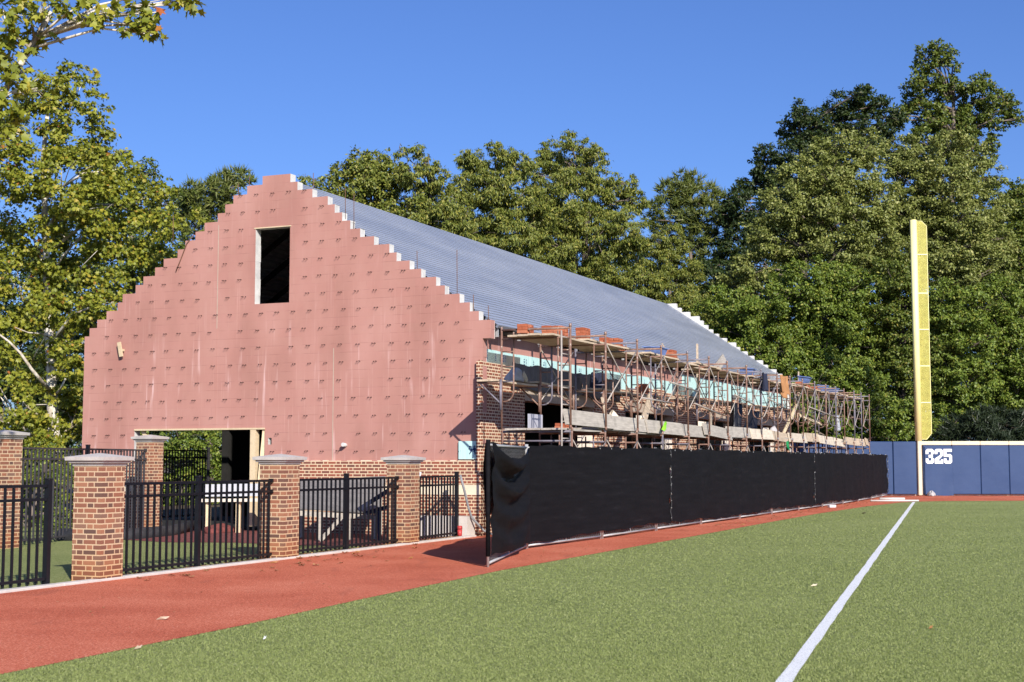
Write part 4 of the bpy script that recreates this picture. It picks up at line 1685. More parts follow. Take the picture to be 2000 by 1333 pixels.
# random loose tubes resting across frames (guard rails)
for (u, ln, v, z, dz, label) in ((6.4, 2.6, -1.95, 3.45, -0.12, 'loose rail tube tied across the fourth bay'), (8.6, 2.6, -1.95, 3.02, -0.2, 'loose rail tube sloping across the fifth bay'), (12.8, 2.4, -1.95, 3.42, -0.2, 'loose rail tube sloping across the seventh bay'),
                                 (4.2, 2.4, -1.95, 2.98, -0.03, 'loose rail tube level across the third bay'), (17.0, 2.6, -1.95, 3.5, -0.25, 'loose rail tube sloping across the ninth bay'), (23.5, 6.5, -1.93, 3.45, -0.25, 'long loose rail tube across the far bays')):
    b = MB()
    b.tube([(0, 0, 0), (ln, 0, dz)], 0.02, 7)
    tag(b.build('rail_tube', M['brace'], None, site(u - 1.0, SV0 - 0.05, z), ROT), label, 'tube')

# ================================================================== padded outfield wall and foul pole
WY = 64.3
wall = thing('outfield_wall', 'long blue padded outfield wall with cream top rail', 'wall', (0, WY, 0))
WH = 2.44
b = MB()
b.box(8.0, 45.0, 0.16, 0.36, 0, WH - 0.02)
b.build('wall_core', M['concrete'], wall)
edges = [18.36 - 0.13 - 1.06 * k for k in range(10)]
for k in range(9):
    b = MB()
    b.box(edges[k + 1] + 0.012, edges[k] - 0.012, 0.0, 0.155, 0.07, WH, bev=0.025)
    b.build('wall_pad', M['pad'], wall)
x = 18.36 + 0.17
while x < 44:
    b = MB()
    b.box(x + 0.008, x + 1.29 - 0.008, 0.0, 0.155, 0.07, WH - 0.175, bev=0.025)
    b.build('wall_pad', M['pad'], wall)
    b = MB()
    b.box(x + 0.003 - (0.14 if x < 18.7 else 0), x + 1.29 - 0.003, -0.012, 0.37, WH - 0.165, WH + 0.015, bev=0.02)
    b.build('top_rail', M['pad_cream'], wall)
    x += 1.29
# distance banner over one pad
ban = thing('distance_banner', 'blue vinyl banner hung on the padded wall with large white numerals', 'banner', (18.59, WY - 0.03, 0))
b = MB()
g = []
for j in range(15):
    t_ = j / 14
    ring = []
    for i in range(13):
        s = i / 12
        zz = 2.22 - (2.22 - 0.0) * t_ - 0.02 * math.sin(PI * s)
        y = -0.012 - 0.03 * max(0, t_ - 0.72) * (1 + math.sin(s * 11 + 3 * t_)) * 2 - 0.006 * math.sin(s * 5 + t_ * 7)
        ring.append((1.24 * s + 0.02 * t_ * (s - .5), y, zz))
    g.append(ring)
b.loft(g, 0, smooth=True, closed=False)
sv = b.build('banner_cloth', M['pad'], ban)
for p in sv.data.polygons:
    p.use_smooth = True


def numeral(ch, x0, z0, w_, h_):
    """a block numeral out of chamfered strokes, as convex pieces in x and z"""
    b = MB()
    s = 0.30 * w_ / 0.42
    s = w_ * 0.34
    c = w_ * 0.2
    hs = h_ * 0.2

    def poly(pts):
        r0 = [(x0 + px, -0.030, z0 + pz) for px, pz in pts]
        r1 = [(x0 + px, -0.024, z0 + pz) for px, pz in pts]
        b.loft([r0, r1], 0, True, True)

    def bar(z, l=True, r=True, up=True):
        """a horizontal stroke; outer corners cut"""
        if up:
            poly([(0 if not l else 0, z), (w_, z), (w_, z + hs - (c if r else 0)), (w_ - (c if r else 0), z + hs), ((c if l else 0), z + hs), (0, z + hs - (c if l else 0))])
        else:
            poly([((c if l else 0), z), (w_ - (c if r else 0), z), (w_, z + (c if r else 0)), (w_, z + hs), (0, z + hs), (0, z + (c if l else 0))])
    m = h_ / 2
    c = min(c, hs * 0.75)
    if ch == '3':
        bar(h_ - hs, up=True)
        bar(0, up=False)
        poly([(0, h_ - hs - hs * 0.75), (s, h_ - hs - hs * 0.75), (s, h_ - hs), (0, h_ - hs)])
        poly([(0, hs), (s, hs), (s, hs + hs * 0.75), (0, hs + hs * 0.75)])
        poly([(w_ * 0.35, m - hs / 2), (w_ - c, m - hs / 2), (w_ - c * 0.6, m), (w_ - c, m + hs / 2), (w_ * 0.35, m + hs / 2)])
        poly([(w_ - s, m + hs / 2), (w_ - c, m + hs / 2), (w_, m + hs / 2 + c * .6), (w_, h_ - hs), (w_ - s, h_ - hs)])
        poly([(w_ - s, hs), (w_, hs), (w_, m - hs / 2 - c * .6), (w_ - c, m - hs / 2), (w_ - s, m - hs / 2)])
    if ch == '2':
        bar(h_ - hs, up=True)
        poly([(0, 0), (w_, 0), (w_, hs), (0, hs)])
        poly([(0, h_ - hs - hs * 0.75), (s, h_ - hs - hs * 0.75), (s, h_ - hs), (0, h_ - hs)])
        poly([(w_ - s, m + hs * .4), (w_, m + hs * .3), (w_, h_ - hs), (w_ - s, h_ - hs)])
        poly([(0, hs), (s * 1.15, hs), (w_, m + hs * .3), (w_ - s, m + hs * .4), (0, hs * 1.7)])
        poly([(w_ - s * .7, hs), (w_, hs), (w_, hs * 1.45), (w_ - s * .7, hs * 1.45)])
    if ch == '5':
        poly([(0, h_ - hs), (w_, h_ - hs), (w_, h_), (0, h_)])
        bar(0, up=False)
        poly([(0, hs), (s, hs), (s, hs + hs * 0.75), (0, hs + hs * 0.75)])
        poly([(0, m - hs * .2), (s, m - hs * .2), (s, h_ - hs), (0, h_ - hs)])
        poly([(s, m - hs * .2), (w_ - s, m - hs * .2), (w_ - s, m + hs * .75), (s, m + hs * .75)])
        poly([(w_ - s, hs), (w_, hs), (w_, m + hs * .2), (w_ - c, m + hs * .75), (w_ - s, m + hs * .75)])
    return b.build('numeral', M['white_num'], ban)


for k, ch in enumerate('325'):
    numeral(ch, 0.035 + 0.405 * k, 1.445, 0.375, 0.66)

# foul pole
px = 18.36
t = thing('foul_pole', 'tall yellow foul pole with mesh wing standing on the blue wall', 'foul pole', (px, WY + 0.0, 0))
b = MB()
b.box(-0.085, 0.095, -0.06, 0.15, 0.02, WH + 0.03, bev=0.03)
b.build('pole_pad', M['pad_cream'], t)
b = MB()
PT = 12.55
b.tube([(0, 0.09, WH + 0.02), (0, 0.09, PT)], 0.15, 20)
b.build('pole', M['yellow'], t)
x0, x1 = 0.16, 0.60
zb, zt = WH + 0.10, PT - 0.05
b = MB()
ch = 0.22
pts = [(x0, 0.09, zb), (x1 - ch, 0.09, zb), (x1, 0.09, zb + ch * 1.2), (x1, 0.09, zt - ch), (x1 - ch, 0.09, zt), (x0, 0.09, zt)]
b.tube(pts, 0.016, 6)
b.build('wing_frame', M['yellow'], t)
for k in range(1, 6):
    z = zb + (zt - zb) * k / 6 + (0.12 if k == 5 else 0)
    b = MB()
    b.box(x0 - 0.05, x1, 0.07, 0.11, z - 0.025, z + 0.025)
    b.build('wing_bar', M['yellow'], t)
b = MB()
z = zb + 0.02
while z < zt:
    xr = x1
    if z < zb + ch * 1.2:
        xr = x1 - ch + (z - zb) / 1.2
    if z > zt - ch:
        xr = x1 - (z - (zt - ch))
    b.box(x0 - 0.03, xr, 0.086, 0.092, z - 0.009, z + 0.009)
    z += 0.052
x = x0 + 0.02
while x < x1:
    cut = max(0, x - (x1 - ch))
    b.box(x - 0.008, x + 0.008, 0.0925, 0.098, zb + cut * 1.2, zt - cut)
    x += 0.052
b.build('wing_mesh', M['yellow_mesh'], t)

# ================================================================== small things on the ground
for (px_, py_, dx, dy, r_, label) in ((1700, 980.0, 1.9, 0.15, 0.035, 'long white plastic pipe lying at the corner of the red track'), (1718, 975.0, 1.0, -0.02, 0.05, 'short thick white pipe lying behind the long pipe')):
    p = at(px_, py_, 55.0 if r_ < 0.05 else 57.3)
    b = MB()
    b.tube([(0, 0, r_), (dx, dy, r_)], r_, 10)
    tag(b.build('plastic_pipe', M['white_pvc'], None, (p.x, p.y, 0.005)), label, 'pipe')
lump('sandbag', 'pale lumpy bag lying at the foot of the numbered banner', 'bag', 'bag', Vector((18.75, WY - 0.4, 0.004)), 0.34, 0.16, 0.20, 9)
b = MB()
b.box(-0.13, 0.13, -0.07, 0.07, 0.0, 0.09, bev=0.01)
tag(b.build('foam_block', M['white_paint'], None, (10.75, 48.1, 0.004), 0.4), 'small white block lying on the red track by the far fence', 'block')
# gutter hose, boards and clutter by the building corner
b = MB()
b.tube([(-0.72, 0.18, 1.27), (-0.60, 0.14, 0.95), (-0.50, 0.10, 0.62), (-0.42, 0.06, 0.40), (-0.20, -0.12, 0.12), (-0.1, -0.3, 0.03)], 0.026, 8)
tag(b.build('conduit', M['hose'], None, ORG, ROT), 'grey flexible conduit drooping over the end of the short fence', 'conduit')
for (v, label) in ((1.42, 'white painted board leaning on the bricks behind the short fence'), (1.68, 'second white board leaning close beside the last pillar')):
    b = MB()
    b.beam((-0.75, v, 0.30), (-0.16, v, 1.32), 0.14, 0.03, (-1, 0, 0.4))
    tag(b.build('white_board', M['white_paint'], None, ORG, ROT), label, 'board')
b = MB()
b.box(-0.55, -0.15, 0.10, 1.30, 0.0, 0.42)
tag(b.build('concrete_block', M['concrete'], None, ORG, ROT), 'low pale concrete footing against the corner bricks', 'footing')
b = MB()
b.tube([(0, 0, 0.0), (0, 0, 0.16)], [0.045, 0.05], 10)
b.tube([(0, 0, 0.165), (0, 0, 0.24)], [0.055, 0.05], 10)
tag(b.build('spray_can', M['red_plastic'], None, site(-0.78, 0.16), ROT), 'small red canister standing at the end fence post', 'can')

# grey trestle behind the fence
def wpt(px_, py_, y_):
    return at(px_, py_, y_)


t = thing('trestle_table', 'grey weathered plywood ramp on timber legs behind the picket fence', 'trestle', (0, 0, 0))
A, B_, C_, D_ = wpt(578, 939, 29.2), wpt(752, 930, 30.6), wpt(742, 1002, 28.9), wpt(572, 992, 27.4)
b = MB()
nn = 4
nrm = (B_ - A).cross(D_ - A).normalized()
if nrm.z < 0:
    nrm = -nrm
for k in range(nn):
    f0, f1 = k / nn + 0.004, (k + 1) / nn - 0.004
    q = [A.lerp(D_, f0), B_.lerp(C_, f0), B_.lerp(C_, f1), A.lerp(D_, f1)]
    b.loft([[p - nrm * 0.03 for p in q], q], 0, True, True)
b.build('board', M['ply_grey'], t)
for p, o_ in ((A.lerp(B_, 0.06), 0), (A.lerp(B_, 0.94), 0), (D_.lerp(C_, 0.30), 0), (D_.lerp(C_, 0.92), 0), (D_.lerp(C_, 0.62), 0)):
    b = MB()
    b.box(p.x - 0.045, p.x + 0.045, p.y - 0.045 + 0.1, p.y + 0.045 + 0.1, 0.0, p.z - 0.08)
    b.build('leg', M['plank_grey'], t)
for a, c in ((D_, C_), (A, B_)):
    b = MB()
    b.beam(a + Vector((0, 0.1, -0.10)), c + Vector((0, 0.1, -0.10)), 0.04, 0.1)
    b.build('rail', M['plank_grey'], t)
b = MB()
b.beam(D_.lerp(C_, 0.30) + Vector((0, 0, -0.62)), D_.lerp(C_, 0.55) + Vector((0, 0, -0.12)), 0.05, 0.07)
b.build('brace', M['plank_grey'], t)
t = thing('timber_barrow', 'dark timber frame with slanting arms standing beside the grey ramp', 'timber frame', (0, 0, 0))
for a, c in (((700, 996, 28.0), (775, 948, 28.3)), ((712, 1003, 28.4), (778, 985, 28.6)), ((738, 1000, 28.3), (742, 1058, 28.0)), ((762, 955, 28.3), (766, 1058, 28.2))):
    b = MB()
    b.beam(wpt(*a), wpt(*c), 0.06, 0.08)
    b.build('arm', M['navy_cloth'], t)
# white bench before the doorway
t = thing('bench', 'white topped plank bench on wooden legs in front of the wide doorway', 'bench', (0, 0, 0))
P0, P1 = wpt(400, 946, 31.6), wpt(532, 944, 30.9)
b = MB()
b.beam(P0 - Vector((0, 0, 0.14)), P1 - Vector((0, 0, 0.14)), 0.035, 0.27)
b.build('apron', M['white_paint'], t)
b = MB()
b.beam(P0 - Vector((0.1, 0, 0.36)), P1 - Vector((0, 0, 0.36)), 0.05, 0.07)
b.build('rail', M['cream'], t)
for f in (0.05, 0.5, 0.95):
    p = P0.lerp(P1, f)
    b = MB()
    b.box(p.x - 0.05, p.x + 0.05, p.y + 0.03, p.y + 0.12, 0.0, p.z - 0.4)
    b.build('leg', M['lumber'], t)
lump('rubble_heap', 'heap of pink rubble and offcuts under the white bench', 'heap', 'mulch', Vector((-6.4, 31.5, 0.0)), 0.55, 0.3, 0.16, 10)
# black drain fabric rising along the turf edge
b = MB()
q0, q1 = site(-3.9, 8.0), site(-1.9, 4.7)
pts = [at(118, 1055, 28.4), at(185, 1058, 28.2), at(260, 1052, 28.8), at(330, 1040, 30.2), at(395, 1020, 33.0)]
b.tube([(p.x, p.y, max(0.06, p.z)) for p in pts], [0.17, 0.17, 0.16, 0.14, 0.08], 12)
tag(b.build('drain_pipe', M['tar'], None), 'fat black drain pipe lying along the edge of the fenced turf', 'pipe')

# fallen leaves gathered along the kerb: nobody could count them
def leaf_litter(name, pts, size, seed, label, cat):
    rg = random.Random(seed)
    b = MB()
    for p in pts:
        a = rg.uniform(0, 6.3)
        s = size * rg.uniform(0.6, 1.2)
        rad = [1, .5, .85, .5, .95, .4, .9, .5, .85, .5]
        ring = []
        for k in range(10):
            an = a + 2 * PI * k / 10
            ring.append((p[0] + s * rad[k] * math.cos(an), p[1] + s * rad[k] * math.sin(an), p[2] + 0.012 + s * 0.45 * (rg.random()) * (1 if k % 2 == 0 else 0.3)))
        b.face(ring)
    o = b.build(name, M['dead_leaf'])
    tag(o, label, cat, kind='stuff')
    return o


rg = random.Random(6)
pts = []
for k in range(420):
    u = -11.8 + 11.0 * rg.random() ** 0.8
    p = site(u, 0.13 + abs(rg.gauss(0, 0.10)))
    pts.append((p.x, p.y, 0.0))
for k in range(55):
    p = site(rg.uniform(-12, 4), -0.15 - abs(rg.gauss(0, 0.6)))
    pts.append((p.x, p.y, 0.002))
leaf_litter('fallen_leaves', pts, 0.075, 4, 'brown fallen leaves caught along the foot of the picket fences', 'leaves')
pts = []
for k in range(700):
    x = rg.uniform(15, 44)
    pts.append((x, WY - 0.08 - abs(rg.gauss(0, 0.35)), 0.004))
for k in range(140):
    p = site(rg.uniform(5, 40), fence_v(20) - 0.2 - abs(rg.gauss(0, 0.35)))
    pts.append((p.x, p.y, 0.004))
leaf_litter('fallen_leaves', pts, 0.06, 5, 'brown fallen leaves along the foot of the blue wall and screened fence', 'leaves')
pts = []
for k in range(420):
    u, v = rg.uniform(-19, 30), rg.uniform(-4.0, -0.2)
    if v > -3.0 and u > -6:
        v = rg.uniform(-4.1, -3.1)
    p = site(u, v)
    pts.append((p.x, p.y, 0.002))
leaf_litter('crumbs', pts, 0.022, 9, 'tiny pale crumbs and leaf bits scattered over the red track', 'debris')
for (px_, py_, y_, rz, s, label, m) in ((318, 1213, 14.15, 0.1, 0.13, 'pale splinter of bark lying alone on the red track', 'plank'), (270, 1270, 11.97, 0.6, 0.07, 'pale curled scrap on the edge of the track', 'plank'), (1590, 1147, 17.9, 0.2, 0.09, 'whitish dry leaf lying on the turf beside the foul line', 'limestone'),
                                      (802, 1092, 22.9, 0.8, 0.11, 'brown dry leaf lying on the track before the last pillar', 'dead_leaf'), (698, 1081, 24.4, 0.3, 0.12, 'brown dry leaf lying on the track before the trestle', 'dead_leaf'), (535, 1102, 21.9, 0.2, 0.14, 'orange dry leaf at the foot of the middle pillar', 'dead_leaf'),
                                      (1818, 1230, 13.4, 0.4, 0.05, 'small orange leaf lying on the turf beyond the foul line', 'dead_leaf'), (1450, 1024, 34.9, 0.4, 0.16, 'dark clump of leaves on the track by the screened fence', 'dead_leaf'), (517, 1248, 12.6, 0.4, 0.03, 'tiny white speck of paper on the near turf', 'white_paint'), (1687, 1012, 42.5, 0.2, 0.16, 'dark twig on the turf beside the foul line', 'tie')):
    p = at(px_, py_, y_)
    b = MB()
    L_, W_ = s * 0.48, s * 0.16
    b.loft([[(-L_, 0, 0.004), (-L_ * .3, -W_, 0.03), (L_ * .5, -W_ * .8, 0.012), (L_, 0, 0.03), (L_ * .4, W_, 0.02), (-L_ * .4, W_ * .8, 0.006)],
            [(-L_, 0, 0.008), (-L_ * .3, -W_, 0.036), (L_ * .5, -W_ * .8, 0.018), (L_, 0, 0.036), (L_ * .4, W_, 0.026), (-L_ * .4, W_ * .8, 0.012)]], 0, True, True)
    tag(b.build('dry_leaf' if 'leaf' in label else 'scrap', M[m], None, (p.x, p.y, 0.004), rz), label, 'leaf' if 'leaf' in label else 'scrap')

# ================================================================== trees
def leaf_shape(kind):
    if kind == 'diamond':
        return np.array([(0, 0, 0), (-0.30, 0.45, 0.10), (0, 1.0, -0.04), (0.30, 0.45, 0.10)]), [(0, 1, 2), (0, 2, 3)]
    if kind == 'lobed':
        a = [(0, 0), (-.22, .10), (-.55, .22), (-.34, .42), (-.50, .78), (-.16, .66), (0, 1.05), (.16, .66), (.50, .78), (.34, .42), (.55, .22), (.22, .10)]
        return np.array([(x, y, 0.12 * abs(x) * 2 - 0.05 * y) for x, y in a]), [(0, 1, 2, 3, 4, 5, 6), (0, 6, 7, 8, 9, 10, 11)]
    if kind == 'long':
        return np.array([(0, 0, 0), (-0.17, 0.4, 0.06), (0, 1.0, -0.10), (0.17, 0.4, 0.06)]), [(0, 1, 2), (0, 2, 3)]
    if kind == 'needle':
        return np.array([(-0.09, 0, 0), (0.09, 0, 0), (0, 1.0, 0)]), [(0, 1, 2)]


def norm(a):
    return a / np.maximum(np.linalg.norm(a, axis=1, keepdims=True), 1e-6)


def leaves_mesh(name, P, D, N, S, kind, mat, parent):
    base, faces = leaf_shape(kind)
    D = norm(D)
    X = norm(np.cross(D, N))
    Z = np.cross(X, D)
    n, m = len(P), len(base)
    V = (P[:, None, :] + S[:, None, None] * (base[None, :, 0:1] * X[:, None, :] + base[None, :, 1:2] * D[:, None, :] + base[None, :, 2:3] * Z[:, None, :])).reshape(-1, 3)
    lens = [len(f) for f in faces]
    flat = np.concatenate([np.array(f) for f in faces])
    loops = (flat[None, :] + (np.arange(n) * m)[:, None]).ravel()
    tot = sum(lens)
    starts = (np.concatenate([[0], np.cumsum(lens)[:-1]])[None, :] + (np.arange(n) * tot)[:, None]).ravel()
    me = bpy.data.meshes.new(name)
    me.vertices.add(len(V))
    me.vertices.foreach_set('co', V.astype(np.float32).ravel())
    me.loops.add(len(loops))
    me.loops.foreach_set('vertex_index', loops.astype(np.int32))
    me.polygons.add(len(starts))
    me.polygons.foreach_set('loop_start', starts.astype(np.int32))
    me.update(calc_edges=True)
    me.materials.append(mat)
    o = bpy.data.objects.new(name, me)
    COL.objects.link(o)
    if parent is not None:
        o.parent = parent
    return o


LEAVES = [0]
DENS = 1.75


def crown_points(rng, blobs, size, dens, kind, droop, front=0.62, crk=0.30):
    Ps, Ds, Ns, Ss = [], [], [], []
    for c, r in blobs:
        c = np.array(c)
        cr = min(max(crk * r, 0.35 if r > 0.8 else 0.14), 1.1)
        nc = max(5, int(5.5 * (r / cr) ** 2 * 0.56))
        la = 0.30 * size * size * {'diamond': 1.0, 'lobed': 1.9, 'long': 0.6, 'needle': 0.16}[kind]
        nl = max(8, int(DENS * dens * 1.15 * PI * cr * cr / la))
        d = norm(rng.normal(size=(nc, 3)))
        # the clusters facing the sunny field side are closer set, the rest thinner
        flip = (d[:, 1] > 0) & (rng.random(nc) < front)
        d[flip, 1] *= -1
        rad = r * (0.50 + 0.60 * rng.random(nc) ** 0.75)
        cc = c + d * rad[:, None] * np.array([1.0, 1.0, 0.92])
        crs = cr * rng.uniform(0.55, 1.25, nc)
        cnt = np.maximum(4, (nl * (crs / cr) ** 2 * rng.uniform(0.5, 1.2, nc)).astype(int))
        idx = np.repeat(np.arange(nc), cnt)
        g = rng.normal(size=(len(idx), 3)) * 0.42
        g[:, 2] *= 0.55
        p = cc[idx] + g * crs[idx][:, None]
        out = norm(p - c)
        cout = norm(g + np.array([0, 0, 0.10]))
        if kind == 'needle':
            dd = norm(out * 0.5 + rng.normal(size=p.shape) * 0.8 + np.array([0, 0, 0.35]))
        else:
            dd = norm(out * 0.35 + rng.normal(size=p.shape) * 0.55 + np.array([0, 0, -droop]))
        nn = norm(out * 0.35 + cout * 0.55 + rng.normal(size=p.shape) * 0.38 + np.array([0, -0.1, 0.42]))
        Ps.append(p)
        Ds.append(dd)
        Ns.append(nn)
        Ss.append(size * rng.uniform(0.55, 1.2, len(idx)))
    return np.concatenate(Ps), np.concatenate(Ds), np.concatenate(Ns), np.concatenate(Ss)


def tree(name, label, group, base_px, D, blobs, size_, mat, kind='diamond', dens=1.0, droop=0.25, trunk_r=0.22, bark_m='bark', seed=1, limbs=1.0, spread=0.28, base_xy=None, trunk_pts=None, fill=0.0, cat='tree', twigs=0, crk=0.30):
    rng = np.random.default_rng(seed)
    rg = random.Random(seed)
    size = size_ * (0.66 if kind in ('diamond', 'long') else 0.85 if kind == 'lobed' else 1.15)
    bl = []
    for q in blobs:
        px_, py_, r = q[:3]
        dy = q[3] if len(q) > 3 else rg.uniform(-1, 1) * spread * 4
        p = at(px_, py_, D + dy)
        rr = r * D / F_PX
        bl.append(((p.x, p.y, p.z), rr))
        if fill and rr > 0.55:
            bl.append(((p.x + rg.uniform(-.4, .4) * rr, p.y + rr * 1.3, p.z - rr * 0.2), rr * 0.85))
    if base_xy is None:
        b0 = at(base_px, 901, D)
        base_xy = (b0.x, b0.y)
    t = thing(name, label, cat, (base_xy[0], base_xy[1], 0), 0, group)
    loc = Vector((base_xy[0], base_xy[1], 0))
    zs = sorted(c[2] for c, r in bl)
    topz = zs[int(len(zs) * 0.8)]
    cx = sum(c[0] for c, r in bl) / len(bl)
    cy = sum(c[1] for c, r in bl) / len(bl)
    b = MB()
    pts = []
    n = 8
    if trunk_pts is None:
        for k in range(n + 1):
            f = k / n
            x = base_xy[0] + (cx - base_xy[0]) * f ** 1.5 + rg.uniform(-.12, .12) * (0 < k < n)
            y = base_xy[1] + (cy - base_xy[1]) * f ** 1.5 + rg.uniform(-.12, .12) * (0 < k < n)
            pts.append(Vector((x, y, topz * f)) - loc)
    else:
        pts = [Vector(p) - loc for p in trunk_pts]
        n = len(pts) - 1
    rs = [trunk_r * (1.25 if k == 0 else 1.0) * (1 - 0.8 * k / n) + 0.012 for k in range(n + 1)]
    b.tube(pts, rs, 9)
    b.build('trunk', M[bark_m], t)
    b = MB()
    for c, r in bl:
        if rg.random() > limbs:
            continue
        c = Vector(c) - loc
        # leave the trunk lower than the leaves it carries
        zt = max(0.15 * topz, min(c.z - r * 0.7 - 0.1 * (c - pts[-1]).length, topz * 0.95))
        k = 0
        while k < n - 1 and pts[k + 1].z < zt:
            k += 1
        f = 0 if pts[k + 1].z == pts[k].z else max(0, min(1, (zt - pts[k].z) / (pts[k + 1].z - pts[k].z)))
        s = pts[k].lerp(pts[k + 1], f)
        r0 = min(rs[k] * 0.55, 0.015 + 0.035 * (c - s).length)
        mid = s.lerp(c, 0.5) + Vector((rg.uniform(-.2, .2), rg.uniform(-.2, .2), 0.10 * (c - s).length))
        b.tube([s, mid, c, c + (c - mid).normalized() * r * 0.5], [r0, r0 * 0.65, r0 * 0.35, 0.008], 6)
        for q in range(4):
            e = c + Vector((rg.gauss(0, 1), rg.gauss(0, 1), rg.gauss(0.2, .8))).normalized() * r * 0.9
            b.tube([mid.lerp(c, rg.uniform(0.3, 1)), c.lerp(e, 0.5) + Vector((0, 0, 0.05)), e], [r0 * 0.3, r0 * 0.2, 0.006], 4)
    for q in range(twigs):
        c, r = rg.choice(bl)
        c = Vector(c) - loc
        e = c + Vector((rg.uniform(-.35, .35), rg.uniform(-.3, .3), 1.0)) * r * 1.5
        b.tube([c, c.lerp(e, .6) + Vector((rg.uniform(-.1, .1), 0, 0)), e], [0.03, 0.02, 0.006], 4)
    if b.v:
        b.build('branches', M[bark_m], t)
    P, Dd, N, S = crown_points(rng, bl, size, dens, kind, droop, crk=crk)
    P = P - np.array(loc)
    keep = P[:, 2] > 0.02
    P, Dd, N, S = P[keep], Dd[keep], N[keep], S[keep]
    LEAVES[0] += len(P)
    o = leaves_mesh('crown', P, Dd, N, S, kind, M[mat], t)
    return t


GT = 'trees around the field'
# sycamore by the gable
DS = 38.0
bs = at(100, 901, DS)
tr = [(bs.x, bs.y, 0), tuple(at(106, 860, DS)), tuple(at(101, 760, DS)), tuple(at(98, 690, DS)), tuple(at(92, 560, DS)), tuple(at(88, 430, DS)), tuple(at(85, 300, DS)), tuple(at(95, 200, DS))]
tree('sycamore_tree', 'big yellowing sycamore with white trunk beside the pink gable', GT, 100, DS,
     [(100, 185, 50), (150, 165, 42), (180, 205, 34), (60, 240, 80), (150, 270, 70), (30, 330, 90), (120, 360, 90), (195, 330, 40), (240, 330, 42), (205, 410, 75), (290, 400, 42), (320, 375, 28), (60, 450, 95), (150, 470, 85), (270, 460, 60), (330, 440, 36),
      (30, 560, 90), (130, 570, 75), (235, 520, 60), (300, 500, 40), (390, 420, 16), (200, 590, 50), (50, 690, 80), (140, 670, 55), (175, 640, 40), (20, 800, 80), (90, 850, 60), (150, 740, 50), (150, 820, 45), (60, 900, 50), (130, 930, 45), (108, 880, 34, -2), (96, 600, 40, -2), (70, 800, 36, -2), (125, 690, 26, -2), (100, 840, 30, -2), (112, 930, 30, -2), (80, 880, 34, -2)],
     0.125, 'leaf_syc', 'lobed', 0.95, 0.45, 0.17, 'bark_white', 3, trunk_pts=tr, limbs=0.45)
syc = bpy.data.objects['sycamore_tree']
for pts, r0 in (([(101, 765), (84, 748), (62, 722), (40, 690), (18, 668), (-20, 640)], 0.085), ([(98, 660), (80, 652), (55, 650), (30, 640)], 0.04), ([(103, 775), (116, 764), (128, 740)], 0.06), ([(60, 715), (70, 690), (86, 662), (90, 630)], 0.03), ([(106, 830), (88, 816), (66, 806), (40, 782), (20, 770)], 0.045), ([(95, 420), (108, 360), (122, 300)], 0.03), ([(150, 560), (160, 520), (190, 490)], 0.02)):
    b = MB()
    b.tube([at(x, y, DS - 2.4) if 0 else at(x, y, DS - 1.5 * min(1, k * 0.7)) - Vector((bs.x, bs.y, 0)) for k, (x, y) in enumerate(pts)], [0.62 * r0 * (1 - 0.7 * k / len(pts)) for k in range(len(pts))], 8)
    b.build('limb', M['bark_white'], syc)
# near sycamore whose boughs hang into the top corner
DN = 19.0
tp = at(-330, 901, DN)
tree('sycamore_tree', 'nearer sycamore whose leafy boughs hang into the top corner of the sky', GT, -330, DN,
     [(10, 40, 60, 0), (40, 110, 50, 0.3), (10, 190, 55, 0), (80, 60, 36, 0.2), (60, 180, 34, .1), (95, 15, 34, -0.2), (160, 12, 28, 0), (205, 25, 26, 0), (190, 48, 16, 0), (262, 28, 26, .2), (300, 25, 16, .1), (250, 50, 13, .1), (298, 68, 10, .1), (278, 52, 8, .1), (352, 2, 10, 0), (330, -20, 20, 0), (372, 8, 7, 0), (-60, 120, 90, 0), (-60, 260, 80, 0), (10, 265, 30, 0),
      (-200, 100, 120, 1), (-300, 300, 120, 0), (-420, 150, 130, 0)],
     0.15, 'leaf_syc', 'lobed', 0.38, 0.35, 0.11, 'bark_white', 4, spread=0.1, limbs=1.0)
# trees to the far side of the gable
tree('oak_tree', 'dark oak showing above and behind the big sycamore', GT, 250, 56, [(250, 335, 42), (290, 345, 34), (215, 380, 50), (330, 400, 40), (270, 410, 60), (180, 430, 60), (300, 470, 60), (230, 500, 70), (150, 520, 70), (320, 540, 60)], 0.22, 'leaf_oak', 'diamond', 0.9, 0.2, 0.3, seed=5)
tree('pine_tree', 'round dark pine rising left of the gable peak against the sky'.replace('left of', 'beside'), GT, 410, 62, [(462, 345, 22), (438, 352, 22), (482, 360, 16), (415, 372, 26), (375, 382, 26), (360, 395, 24), (395, 400, 36), (450, 385, 34), (345, 415, 18), (430, 425, 36), (380, 440, 34), (350, 450, 26), (410, 470, 36), (470, 430, 30)], 0.30, 'leaf_pine', 'needle', 0.9, 0, 0.22, seed=6, twigs=0)
tree('maple_tree', 'leafy green maple seen through the doorway of the gable', GT, 330, 52, [(290, 870, 45), (350, 860, 50), (410, 870, 45), (300, 930, 45), (370, 940, 50), (430, 930, 40), (320, 990, 40), (400, 1000, 40), (250, 940, 40), (450, 880, 40)], 0.2, 'leaf_green', 'diamond', 1.0, 0.3, 0.12, seed=7)
tree('shrub', 'tangled shrub behind the tall faded fence', GT, 60, 34, [(20, 930, 45), (80, 960, 45), (140, 950, 35), (30, 1010, 40), (110, 1020, 35), (60, 1040, 28), (150, 1010, 30), (50, 905, 40), (120, 900, 36)], 0.13, 'leaf_green', 'diamond', 0.55, 0.3, 0.06, seed=8, cat='shrub')
